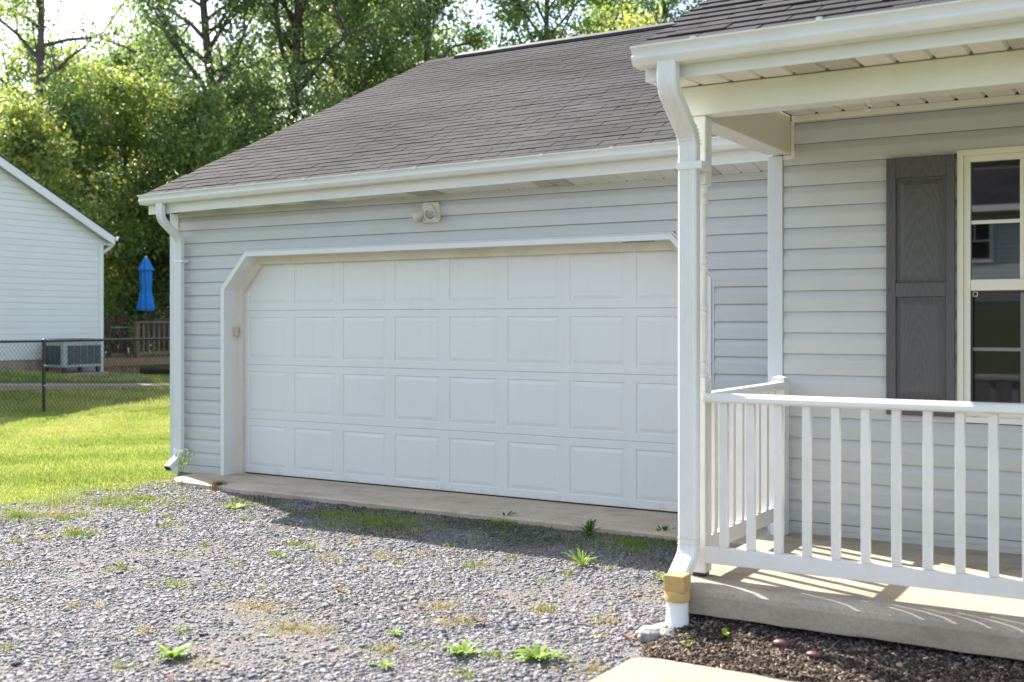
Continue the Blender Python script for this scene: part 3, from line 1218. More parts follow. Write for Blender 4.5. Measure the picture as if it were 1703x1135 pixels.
MB().lathe((PXC, PYC, 0), tp, 20).build('turned_shaft', 'railing', post, smooth=True)

# front downspout
DX = -2.228
path = route([(5.185, 2.795), (5.185, 2.655), (5.455, 2.452), (5.455, 0.325), (5.285, 0.205)], 0.055)
ds2 = downspout(house, DX, path, 0.100, 0.072).build('downspout', 'pipe', house)
# crimps of the lower elbow of the upper bend
mb = MB()
for k in range(6):
    t = k / 5
    y, z = 5.40 + 0.055 * t ** 0.6, 2.505 - 0.085 * t
    mb.box(DX - 0.052, DX + 0.052, y - 0.040, y + 0.038, z - 0.003, z + 0.003)
mb.build('elbow_crimps', 'pipe', ds2, kind='stuff')
MB().box(DX - 0.053, DX + 0.085, 5.455 - 0.041, 5.455 + 0.070, 2.285, 2.325).build('strap', 'pipe', ds2, 0.003)
for zc in (0.345, 0.40, 0.372):
    MB().box(DX - 0.0515, DX + 0.0515, 5.455 - 0.0375, 5.455 + 0.037, zc, zc + 0.003).build('joint_line', 'stop', ds2)
AX, AY = -2.212, 5.262
ad = MB()
ad.box(AX - 0.054, AX + 0.054, AY - 0.050, AY + 0.050, 0.172, 0.256)
adapter = ad.build('drain_adapter', 'tan_plastic', ds2, 0.007, seg=3)
MB().lathe((AX, AY, 0), [(0.050, 0.178), (0.060, 0.174), (0.0635, 0.168), (0.0635, 0.128), (0.060, 0.124), (0.050, 0.123)], 28).build('collar', 'tan_plastic', adapter, smooth=True)
MB().lathe((AX, AY, 0), [(0.055, 0.1225), (0.056, 0.03), (0.0575, 0.028), (0.0575, -0.06), (0.05, -0.065)], 28).build('drain_pipe', 'white_pvc', ds2, smooth=True)

# ------------------------------------------------------------------ window and shutter
wb = MB()
wy0, wy1 = PY - 0.045, PY - 0.002


def ring(mb, x0, x1, z0, z1, w, y0, y1, wb_=None):
    wb_ = wb_ or w
    mb.box(x0, x0 + w, y0, y1, z0, z1)
    mb.box(x1 - w, x1, y0, y1, z0, z1)
    mb.box(x0 + w, x1 - w, y0, y1, z1 - w, z1)
    mb.box(x0 + w, x1 - w, y0, y1, z0, z0 + wb_)
    return mb


window = ring(MB(), WX0, WX1, 0.925, 2.503, 0.034, PY - 0.030, PY + 0.02).build('window', 'frame_white', house, 0.003)
ring(MB(), WX0 + 0.034, WX1 - 0.034, 0.945, 2.469, 0.036, PY - 0.012, PY + 0.045).build('frame', 'frame_white', window, 0.003)
GX0, GX1 = WX0 + 0.070, WX1 - 0.070
MB().box(GX0, GX1, PY - 0.008, PY + 0.04, 1.688, 1.752).build('meeting_rail', 'frame_white', window, 0.003)
MB().box(GX0, GX1, PY + 0.004, PY + 0.05, 0.981, 1.005).build('sash_rail', 'frame_white', window, 0.003)
pw3 = (GX1 - GX0) / 3
for k in range(3):
    xa, xb = GX0 + pw3 * k, GX0 + pw3 * (k + 1)
    for z0, z1, yy in ((1.752, 2.083, 0.014), (2.083, 2.433, 0.014), (1.005, 1.349, 0.038), (1.349, 1.688, 0.038)):
        MB().quad((xa, PY + yy, z0), (xb, PY + yy, z0), (xb, PY + yy, z1), (xa, PY + yy, z1)).build('pane', 'glass', window)
for k in (1, 2):
    xm = GX0 + pw3 * k
    MB().box(xm - 0.011, xm + 0.011, PY + 0.004, PY + 0.013, 1.752, 2.433).build('muntin', 'frame_white', window, 0.002)
    MB().box(xm - 0.011, xm + 0.011, PY + 0.027, PY + 0.036, 1.005, 1.688).build('muntin', 'frame_white', window, 0.002)
    MB().box(GX0, GX0, 0, 0, 0, 0)
MB().box(GX0, GX1, PY + 0.0045, PY + 0.0125, 2.073, 2.094).build('muntin', 'frame_white', window, 0.002)
MB().box(GX0, GX1, PY + 0.0275, PY + 0.0355, 1.339, 1.360).build('muntin', 'frame_white', window, 0.002)
scr = ring(MB(), GX0 + 0.001, GX1 - 0.001, 0.983, 1.686, 0.010, PY + 0.006, PY + 0.012).build('screen_frame', 'dark_furniture', window)
MB().quad((GX0, PY + 0.009, 1.0), (GX1, PY + 0.009, 1.0), (GX1, PY + 0.009, 1.68), (GX0, PY + 0.009, 1.68)).build('insect_screen', 'screen', window)
ring(MB(), GX0 + 0.012, GX0 + 0.038, 1.655, 1.681, 0.003, PY + 0.001, PY + 0.005).build('pull_tab', 'frame_white', window)
MB().box(GX0 + 0.01, GX0 + 0.05, PY - 0.018, PY - 0.013, 0.955, 0.960).build('weep_slot', 'dark_gap', window)
# dark room behind
mb = MB()
mb.box(-1.6, 0.2, 9.9, 10.0, 0.3, 2.9).box(-1.7, -1.6, 7.2, 9.9, 0.3, 2.9).box(0.2, 0.3, 7.2, 9.9, 0.3, 2.9).box(-1.7, 0.3, 7.2, 10, 2.9, 3.0).box(-1.7, 0.3, 7.2, 10, 0.2, 0.3)
mb.build('room_lining', 'interior', house)

SX0, SX1, SZ0, SZ1 = -1.589, -1.203, 0.955, 2.481
SY = PY - 0.052
shut = MB()
px0, px1 = -1.533, -1.250
lz = (1.047, 1.655)
uz = (1.741, 2.359)
mb = MB()
mb.box(SX0, SX1, SY + 0.014, PY - 0.012, SZ0, SZ1)
shutter = mb.build('shutter', 'shutter', house, 0.004)
MB().box(SX0, px0, SY, SY + 0.0135, SZ0, SZ1).build('stile', 'shutter', shutter, 0.003)
MB().box(px1, SX1, SY, SY + 0.0135, SZ0, SZ1).build('stile', 'shutter', shutter, 0.003)
for a, b in ((SZ0, lz[0]), (lz[1], uz[0]), (uz[1], SZ1)):
    MB().box(px0 + 0.0005, px1 - 0.0005, SY + 0.0006, SY + 0.0136, a, b).build('rail', 'shutter', shutter, 0.003)
for a, b in (lz, uz):
    raised(px0, px1, a, b, SY, shutter, 'shutter', dep=0.017, w=(0.003, 0.010, 0.042))
for sx in (SX0 + 0.02, SX1 - 0.02):
    for z in (2.42, 1.70, 1.01):
        MB().cbox((sx, SY - 0.001, z), (0.012, 0.006, 0.012)).build('screw_head', 'shutter', shutter, 0.003)

# ------------------------------------------------------------------ railings
rail = thing('porch_railing', 'long white railing along the open front edge of the porch', 'railing', (-0.5, 5.55, PZ), 'white porch railings')
RY0, RY1 = 5.503, 5.590
rp = [(RY0, 1.104), (RY0 + 0.004, 1.122), (RY0 + 0.016, 1.136), (5.546, 1.142), (RY1 - 0.016, 1.136), (RY1 - 0.004, 1.122), (RY1, 1.104), (RY1 - 0.012, 1.0935), (RY0 + 0.012, 1.0935)]
mb = MB()
mb.extrude_x(rp, -2.1715, 4.0)
mb.build('top_rail', 'railing', rail)
MB().box(-2.1715, 4.0, 5.526, 5.566, 0.266, 0.352).build('bottom_rail', 'railing', rail, 0.003)
bx = -2.073
mbb = MB().box(-0.0205, 0.0205, -0.019, 0.019, 0.3525, 1.093)
b0 = mbb.build('baluster', 'railing', rail, 0.003)
b0.matrix_parent_inverse = wpos(rail).inverted()
k = 0
while bx < 3.9:
    o = b0 if k == 0 else b0.copy()
    o.location = (bx, 5.546, 0)
    if k:
        COL.objects.link(o)
    bx += 0.1425
    k += 1

rail2 = thing('porch_railing', 'short white side railing running back to the square end post by the house corner', 'railing', (-2.21, 6.3, PZ), 'white porch railings')
rx0, rx1 = -2.252, -2.165
rp2 = [(x - 5.546 - 2.2085, z) for x, z in rp]
mb = MB()
mb.sweep([[(x, y, z) for x, z in rp2] for y in (5.629, 6.853)])
mb.build('top_rail', 'railing', rail2)
MB().box(-2.229, -2.188, 5.629, 6.853, 0.298, 0.386).build('bottom_rail', 'railing', rail2, 0.003)
mbb = MB().box(-0.019, 0.019, -0.0205, 0.0205, 0.3865, 1.093)
b0 = mbb.build('baluster', 'railing', rail2, 0.003)
by = 5.735
k = 0
while by < 6.83:
    o = b0 if k == 0 else b0.copy()
    o.location = (-2.2085, by, 0)
    if k:
        COL.objects.link(o)
    by += 0.1425
    k += 1
mb = MB()
mb.sweep([[(-2.2185 + sx * h, 6.90 + sy * h, z) for sx, sy in ((-1, -1), (1, -1), (1, 1), (-1, 1))] for h, z in ((0.0445, PZ + 0.0005), (0.0445, 1.135), (0.036, 1.163), (0.012, 1.172))])
mb.build('end_post', 'railing', rail2)

# ------------------------------------------------------------------ floodlight
fl = thing('floodlight', 'twin-headed cream security floodlight fixed above the garage door', 'lamp', (-5.70, GY - 0.02, 2.456))
fy = GY - 0.017
mb = MB()
oc = [(-0.092, -0.07), (-0.075, -0.09), (0.075, -0.09), (0.092, -0.07), (0.092, 0.07), (0.075, 0.09), (-0.075, 0.09), (-0.092, 0.07)]
mb.sweep([[(-5.70 + a * q, y, 2.456 + b * q) for a, b in oc] for q, y in ((1, fy), (1, fy - 0.022), (0.96, fy - 0.027))])
mb.build('mounting_plate', 'lamp_body', fl)
mb = MB()
mb.sweep([[(-5.70 + r * math.cos(2 * PI * j / 20), y, 2.470 + r * math.sin(2 * PI * j / 20)) for j in range(20)] for r, y in ((0.055, fy - 0.026), (0.052, fy - 0.045), (0.03, fy - 0.052))])
mb.build('hub', 'lamp_body', fl, smooth=True)


def head(c0, dirv):
    d = Vector(dirv).normalized()
    c0 = Vector(c0)
    mb = MB()
    prof = [(0.0, 0.014), (0.015, 0.026), (0.05, 0.038), (0.09, 0.047), (0.096, 0.051), (0.106, 0.051), (0.107, 0.045), (0.098, 0.042)]
    mb.tube([c0 + d * t for t, r in prof], [r for t, r in prof], 20, True, d)
    h = mb.build('lamp_head', 'lamp_body', fl, smooth=True)
    mb = MB()
    mb.tube([c0 + d * 0.0985, c0 + d * 0.101, c0 + d * 0.103], [0.0415, 0.036, 0.02], 18, True, d)
    mb.build('lens', 'lens', h, smooth=True)
    return h


head((-5.680, fy - 0.045, 2.455), (0.50, -0.85, -0.28))
head((-5.745, fy - 0.045, 2.455), (-0.90, -0.50, -0.42))
MB().tube([(-5.70, fy - 0.04, 2.462), (-5.672, fy - 0.06, 2.452)], 0.011, 10).tube([(-5.70, fy - 0.04, 2.462), (-5.75, fy - 0.048, 2.450)], 0.011, 10).build('swivel_arm', 'lamp_body', fl, smooth=True)

# ------------------------------------------------------------------ neighbour's house
nh = thing('house', 'pale sided neighbouring house seen gable end on beyond the black fence', 'house', (-20.6, 14.0, 0.4))
NX = -20.6
NY0, NY1 = 8.2, 16.73
RZ = 3.33
NSL = 0.51
ridge_y = (NY0 + NY1) / 2


def gable_top(y):
    return RZ + 0.08 + NSL * ((NY1 - y) if y > ridge_y else (y - NY0))


mb = MB()
for x in (NX, NX - 9.0):
    mb.poly([(x, NY0, 0.72), (x, NY1, 0.72), (x, NY1, gable_top(NY1)), (x, ridge_y, gable_top(ridge_y)), (x, NY0, gable_top(NY0))])
mb.quad((NX, NY1, 0.72), (NX - 9, NY1, 0.72), (NX - 9, NY1, RZ + 0.08), (NX, NY1, RZ + 0.08))
mb.quad((NX, NY0, 0.72), (NX - 9, NY0, 0.72), (NX - 9, NY0, RZ + 0.08), (NX, NY0, RZ + 0.08))
nwall = mb.build('gable_wall', 'siding_side', nh)
MB().box(NX - 8.98, NX - 0.01, NY0 + 0.02, NY1 - 0.02, -0.2, 0.73).build('foundation', 'foundation', nh)
z = 0.725
while z < gable_top(ridge_y) - 0.02:
    za, zb2 = z, z + EX

    def ylim(zq):
        h = max(0.0, (zq - RZ - 0.08) / NSL)
        return NY0 + h + 0.005, NY1 - h - 0.005
    pr = [(0.0, za + 0.005), (0.017, za), (0.0165, za + 0.8 * EX), (0.004, za + 0.97 * EX)]
    a0 = [(NX + d, ylim(zq)[0], zq) for d, zq in pr]
    a1 = [(NX + d, ylim(zq)[1] - (0.10 if zq < RZ else 0), zq) for d, zq in pr]
    if a1[2][1] - a0[2][1] > 0.1:
        MB().sweep([a0, a1]).build('siding_plank', 'siding_side', nwall)
    z += EX
MB().box(NX - 0.05, NX + 0.028, NY1 - 0.10, NY1 + 0.02, 0.72, RZ - 0.04).build('corner_board', 'trim', nwall, 0.004)
# roof with rake boards
mb = MB()
ov = 0.20
ez = gable_top(NY1) - NSL * ov
mb.sweep([[(x, NY1 + ov, ez + 0.085), (x, ridge_y, gable_top(ridge_y) + 0.085), (x, NY0 - ov, ez + 0.085), (x, NY0 - ov, ez + 0.055), (x, ridge_y, gable_top(ridge_y) + 0.055), (x, NY1 + ov, ez + 0.055)] for x in (NX + 0.20, NX - 9.2)])
nroof = mb.build('roof', 'shingle_dark', nh)
mb = MB()
mb.sweep([[(x, NY1 + ov - 0.01, ez + 0.053), (x, ridge_y, gable_top(ridge_y) + 0.053), (x, ridge_y, gable_top(ridge_y) - 0.13), (x, NY1 + ov - 0.01, ez - 0.12)] for x in (NX + 0.165, NX + 0.195)])
mb.sweep([[(x, NY0 - ov + 0.01, ez + 0.053), (x, ridge_y, gable_top(ridge_y) + 0.053), (x, ridge_y, gable_top(ridge_y) - 0.13), (x, NY0 - ov + 0.01, ez - 0.12)] for x in (NX + 0.165, NX + 0.195)])
mb.build('rake_board', 'trim', nroof)
MB().poly([(NX + 0.030, NY1 - 0.05, ez - 0.118), (NX + 0.030, NY1 + ov - 0.015, ez - 0.118), (NX + 0.030, NY1 + ov - 0.015, ez + 0.03), (NX + 0.03, NY1, gable_top(NY1))]).box(NX - 9, NX + 0.163, NY1 + 0.021, NY1 + ov - 0.012, ez - 0.125, ez - 0.10).build('box_eave', 'trim', nroof)
mb = MB()
pr = [(NY1 + ov + d, ez + zq) for d, zq in ((0.0, 0.075), (0.0, -0.02), (0.05, -0.02), (0.062, 0.02), (0.085, 0.075), (0.075, 0.075), (0.01, 0.0))]
mb.extrude_x(pr, NX - 9.2, NX + 0.22)
mb.build('gutter', 'trim', nh)
pts = [(NX + 0.06, NY1 + ov + 0.03, ez - 0.01), (NX + 0.06, NY1 + ov + 0.01, ez - 0.13), (NX - 0.02, NY1 + 0.07, ez - 0.27), (NX - 0.05, NY1 + 0.025, ez - 0.36), (NX - 0.05, NY1 + 0.025, 0.4)]
MB().tube(pts, 0.04, 8).build('downspout', 'trim', nh, smooth=True)

# air conditioner beside it
ac = thing('air_conditioner', 'grey-green outdoor air conditioner with dark grilles beside the neighbouring house', 'air conditioner', (-20.03, 15.5, 0.45))
X0, X1, Y0, Y1, Z0, Z1 = -20.36, -19.70, 15.05, 15.99, 0.57, 1.115
MB().box(X0, X1, Y0, Y1, Z0, Z1).build('case', 'ac', ac, 0.012)
MB().box(X0 - 0.01, X1 + 0.012, Y0 - 0.012, Y1 + 0.01, Z1 + 0.001, Z1 + 0.025).build('lid', 'ac', ac, 0.008)
for k in range(5):
    a = Y0 + 0.10 + k * 0.165
    MB().box(X1 + 0.0005, X1 + 0.012, a, a + 0.145, Z0 + 0.06, Z1 - 0.10).build('grille', 'ac_grille', ac)
for k in range(3):
    a = X0 + 0.06 + k * 0.18
    MB().box(a, a + 0.155, Y0 - 0.012, Y0 - 0.0005, Z0 + 0.06, Z1 - 0.10).build('grille', 'ac_grille', ac)
for k in range(6):
    y = Y0 + 0.12 + k * 0.14
    MB().tube([(X0 + 0.05, y, Z1 + 0.032), (X1 - 0.05, y, Z1 + 0.032)], 0.006, 5).build('top_bar', 'ac_grille', ac)
for a in (X0 + 0.05, X1 - 0.05):
    for b in (Y0 + 0.06, Y1 - 0.06):
        MB().box(a - 0.03, a + 0.03, b - 0.03, b + 0.03, float(gz(a, b)) - 0.02, Z0).build('foot', 'dark_furniture', ac)
tag(MB().box(-20.5, -19.6, 14.95, 16.1, 0.15, 0.455).build('concrete_pad', 'foundation', bevel=0.01), 'low rough concrete pad under the outdoor air conditioner', 'concrete pad')

# ------------------------------------------------------------------ chain-link fence
FX = -16.2
fence = thing('chain_link_fence', 'black chain-link fence crossing the lawn in front of the neighbouring house', 'fence', (FX, 12.0, 0))
fy0, fy1 = 7.0, 19.0
FH = 1.19
mb = MB()
mb.tube([(FX, fy0, FH), (FX, fy1, FH)], 0.021, 8)
mb.build('top_rail', 'black_metal', fence, smooth=True)
for k, y in enumerate((9.02, 12.0, 14.98, 17.96)):
    g = float(gz(FX, y))
    mb = MB()
    mb.lathe((FX, y, 0), [(0.027, g - 0.1), (0.027, FH - 0.03), (0.034, FH - 0.03), (0.034, FH + 0.012), (0.025, FH + 0.03), (0.01, FH + 0.036)], 12)
    p = mb.build('post', 'black_metal', fence, smooth=True)
    for z in (0.45, 0.78):
        MB().box(FX + 0.022, FX + 0.034, y - 0.030, y + 0.030, z, z + 0.02).build('tie_band', 'lens', p)
mb = MB()
pd = 0.072
zlo, zhi = 0.02, FH + 0.035


def bar(mb, p, q, r):
    p, q = Vector(p), Vector(q)
    d = (q - p).normalized()
    u = Vector((1, 0, 0)) * r
    w = d.cross(Vector((1, 0, 0))) * r
    mb.sweep([[tuple(p + u), tuple(p - u * .5 + w * .87), tuple(p - u * .5 - w * .87)], [tuple(q + u), tuple(q - u * .5 + w * .87), tuple(q - u * .5 - w * .87)]], True, False)


hh = zhi - zlo
y = fy0 - hh * 0.8
while y < fy1:
    for sgn, xo in ((1, 0.026), (-1, 0.030)):
        a, b = (y, zlo), (y + hh * 0.78, zhi)
        if sgn < 0:
            a, b = (y + hh * 0.78, zlo), (y, zhi)
        pa, pb = Vector((FX + xo, a[0], a[1])), Vector((FX + xo, b[0], b[1]))
        if min(pa.y, pb.y) < fy0 or max(pa.y, pb.y) > fy1:
            continue
        bar(mb, pa, pb, 0.0026)
    y += pd
mb.build('wire_mesh', 'black_metal', fence, kind='stuff')

# ------------------------------------------------------------------ deck, parasol and furniture behind the neighbour's house
deck = thing('deck', 'weathered wooden deck with slatted railing behind the neighbouring house', 'deck', (-22.5, 19.5, 0.2))
DZ = 0.64
for k in range(30):
    x = -21.50 - k * 0.145
    MB().box(x - 0.140, x, 17.3, 22.0, DZ - 0.035, DZ).build('floor_board', 'deck_wood', deck)
MB().box(-21.52, -21.485, 17.3, 22.0, DZ - 0.17, DZ - 0.005).build('rim_board', 'deck_wood', deck)
for k in range(12):
    y = 17.32 + k * 0.105
    MB().box(-21.55, -21.525, y, y + 0.097, 0.14, DZ - 0.175).build('skirt_board', 'deck_wood', deck)


def deck_rail(p0, p1, ztop, m, n, parent, posts):
    p0, p1 = Vector(p0), Vector(p1)
    L = (p1 - p0).length
    d = (p1 - p0) / L
    a = math.atan2(d.y, d.x)

    def part(nm, u0, u1, v0, v1, z0, z1):
        mb = MB().box(u0, u1, v0, v1, z0, z1)
        mb.v = [(p0.x + d.x * u - d.y * v, p0.y + d.y * u + d.x * v, z) for u, v, z in mb.v]
        mb.build(nm, m, parent)
    part('top_rail', -0.05, L + 0.05, -0.07, 0.07, ztop - 0.04, ztop)
    part('bottom_rail', 0, L, -0.025, 0.025, DZ + 0.07, DZ + 0.15)
    for k in range(n):
        u = L * (k + 0.5) / n
        part('baluster', u - 0.02, u + 0.02, 0.03, 0.07, DZ + 0.03, ztop - 0.041)
    for u in posts:
        part('post', u - 0.05, u + 0.05, -0.05, 0.05, 0.1, ztop - 0.042)


deck_rail((-21.57, 18.52, 0), (-21.57, 22.0, 0), 1.515, 'deck_wood', 22, deck, (0, 1.75, 3.45))
deck_rail((-25.6, 17.0, 0), (-25.0, 21.05, 0), 1.70, 'red_wood', 24, deck, (0, 2.0, 4.0))

um = thing('patio_umbrella', 'closed bright blue patio umbrella standing on the deck', 'umbrella', (-23.76, 20.7, DZ))
ux, uy = -23.76, 20.7
MB().tube([(ux, uy, DZ), (ux, uy, 3.20)], 0.022, 8).build('pole', 'dark_furniture', um, smooth=True)
MB().lathe((ux, uy, DZ), [(0.24, 0.0), (0.24, 0.05), (0.06, 0.09), (0.035, 0.22)], 18).build('base', 'dark_furniture', um, smooth=True)


def folded(prof, n=32):
    mb = MB()
    rings = []
    for r, z in prof:
        rings.append([(ux + r * (1 + 0.16 * math.cos(8 * 2 * PI * j / n + z * 2)) * math.cos(2 * PI * j / n), uy + r * (1 + 0.16 * math.cos(8 * 2 * PI * j / n + z * 2)) * math.sin(2 * PI * j / n), z) for j in range(n)])
    return mb.sweep(rings)


folded([(0.20, 1.80), (0.215, 1.86), (0.19, 2.0), (0.14, 2.25), (0.125, 2.34), (0.13, 2.42), (0.145, 2.62), (0.14, 2.80), (0.12, 2.92)]).build('canopy', 'blue_fabric', um, smooth=True)
folded([(0.19, 2.86), (0.185, 2.88), (0.13, 3.00), (0.07, 3.14), (0.05, 3.17), (0.02, 3.18)]).build('vent_cap', 'blue_fabric', um, smooth=True)
MB().lathe((ux, uy, 3.18), [(0.02, 0.0), (0.035, 0.02), (0.02, 0.05), (0.004, 0.06)], 12).build('finial', 'trim', um, smooth=True)

tb = thing('patio_table', 'dark round patio table on the deck between the railings', 'table', (-23.2, 19.3, DZ))
MB().lathe((-23.2, 19.3, DZ), [(0.62, 0.70), (0.64, 0.72), (0.62, 0.735), (0.3, 0.736)], 28).build('tabletop', 'lens', tb, smooth=True)
for k in range(4):
    a = k * PI / 2 + 0.4
    MB().tube([(-23.2 + 0.2 * math.cos(a), 19.3 + 0.2 * math.sin(a), DZ + 0.70), (-23.2 + 0.45 * math.cos(a), 19.3 + 0.45 * math.sin(a), DZ)], 0.018, 6).build('leg', 'dark_furniture', tb)


def chair(x, y, rz, label):
    c = thing('patio_chair', label, 'chair', (x, y, DZ), 'dark patio chairs on the deck')
    R = Matrix.Rotation(rz, 3, 'Z')

    def put(mb, nm, m='dark_furniture'):
        mb.v = [tuple(R @ Vector(p) + Vector((x, y, DZ))) for p in mb.v]
        mb.build(nm, m, c)
    put(MB().box(-0.24, 0.24, -0.23, 0.23, 0.40, 0.44), 'seat')
    put(MB().box(-0.24, 0.24, 0.235, 0.265, 0.46, 0.95), 'backrest')
    for sx in (-1, 1):
        for sy in (-1, 1):
            put(MB().tube([(sx * 0.21, sy * 0.20, 0.40), (sx * 0.23, sy * 0.24, 0.0)], 0.014, 6), 'leg')
        put(MB().tube([(sx * 0.26, -0.2, 0.42), (sx * 0.27, -0.2, 0.62), (sx * 0.27, 0.22, 0.64)], 0.014, 6), 'armrest')


chair(-22.3, 18.6, 2.3, 'dark patio chair on the deck near the opening in the railing')
chair(-22.35, 20.0, 0.8, 'dark patio chair on the deck behind the light slatted railing')
chair(-24.0, 18.7, -2.4, 'dark patio chair on the deck in front of the red railing')

# ------------------------------------------------------------------ house across the street (seen mirrored in the window)
oh = thing('house', 'blue-grey house across the street mirrored in the upper window panes', 'house', (-5.0, -28.0, 2.0))
oy = -28.0
MB().box(-13, 5, oy - 8, oy, 1.8, 5.55).build('wall', simple('slate_siding', (0.20, 0.22, 0.28), 0.5, 0, 0.08, 4), oh)
for k in range(20):
    z = 2.2 + k * 0.165
    MB().box(-13, 5, oy + 0.001, oy + 0.02, z, z + 0.15).build('siding_plank', 'cap', oh)
for xw in (-8.6, -6.6, -4.4, -2.4, 0.6):
    w = ring(MB(), xw - 0.62, xw + 0.62, 3.55, 5.05, 0.10, oy + 0.03, oy + 0.08).build('window', 'trim', oh)
    ring(MB(), xw - 0.52, xw + 0.52, 3.65, 4.95, 0.04, oy + 0.032, oy + 0.07).box(xw - 0.5, xw + 0.5, oy + 0.034, oy + 0.07, 4.27, 4.33).box(xw - 0.02, xw + 0.02, oy + 0.035, oy + 0.05, 4.33, 4.93).build('sash', 'trim', w)
    MB().quad((xw - 0.52, oy + 0.031, 3.65), (xw + 0.52, oy + 0.031, 3.65), (xw + 0.52, oy + 0.031, 4.95), (xw - 0.52, oy + 0.031, 4.95)).build('pane', 'interior', w)
mb = MB()
mb.sweep([[(x, oy + 0.7, 5.45), (x, oy - 4, 9.3), (x, oy - 8.7, 5.45), (x, oy - 8.7, 5.35), (x, oy - 4, 9.1), (x, oy + 0.7, 5.35)] for x in (-13.6, 5.6)])
mb.build('roof', 'shingle_dark', oh)
MB().box(-13.6, 5.6, oy + 0.705, oy + 0.74, 5.25, 5.46).build('fascia', 'trim', oh)


# ------------------------------------------------------------------ foliage
def leaf_cloud(centers, radii, per, size, pal, rng, flat=0.7, tone=None):
    """leaf-sized bent quads scattered through clumps"""
    C = np.repeat(centers, per, 0)
    R = np.repeat(radii, per)
    n = len(C)
    d = rng.normal(size=(n, 3))
    d /= np.linalg.norm(d, axis=1, keepdims=True)
    r = rng.random(n) ** 0.42
    P = C + d * (R * r)[:, None] * np.array([1, 1, flat])
    a = rng.normal(size=(n, 3))
    a[:, 2] -= 0.35
    a /= np.linalg.norm(a, axis=1, keepdims=True)
    up = rng.normal(size=(n, 3)) * 0.7 + np.array([0, 0, 0.9])
    b = np.cross(a, up)
    b /= np.linalg.norm(b, axis=1, keepdims=True) + 1e-9
    s = size * rng.uniform(0.6, 1.35, n)
    L, W = a * s[:, None], b * (s * rng.uniform(0.42, 0.7, n))[:, None] * 0.5
    nn = np.cross(a, b) * (s * 0.12)[:, None]
    V = np.stack([P, P + L * 0.45 + W + nn, P + L, P + L * 0.45 - W + nn], 1).reshape(-1, 3)
    Fc = np.arange(n * 4).reshape(n, 4)
    pal = np.array(pal)
    kc = np.repeat(rng.random(len(centers)), per)
    idx = np.clip(kc * 0.65 + rng.random(n) * 0.5, 0, 0.999) * (len(pal) - 1)
    i0 = np.floor(idx).astype(int)
    f = (idx - i0)[:, None]
    c = pal[i0] * (1 - f) + pal[np.minimum(i0 + 1, len(pal) - 1)] * f
    c = c * rng.uniform(0.75, 1.25, (n, 1))
    return V, Fc, np.repeat(c, 4, 0)


DARK = [(0.098, 0.150, 0.090), (0.145, 0.200, 0.108), (0.215, 0.270, 0.130)]
MIDG = [(0.108, 0.162, 0.078), (0.165, 0.225, 0.094), (0.260, 0.305, 0.115)]
YELG = [(0.105, 0.165, 0.060), (0.175, 0.235, 0.078), (0.27, 0.31, 0.100), (0.34, 0.33, 0.11)]
YELL = [(0.13, 0.15, 0.02), (0.25, 0.23, 0.03), (0.32, 0.27, 0.04)]


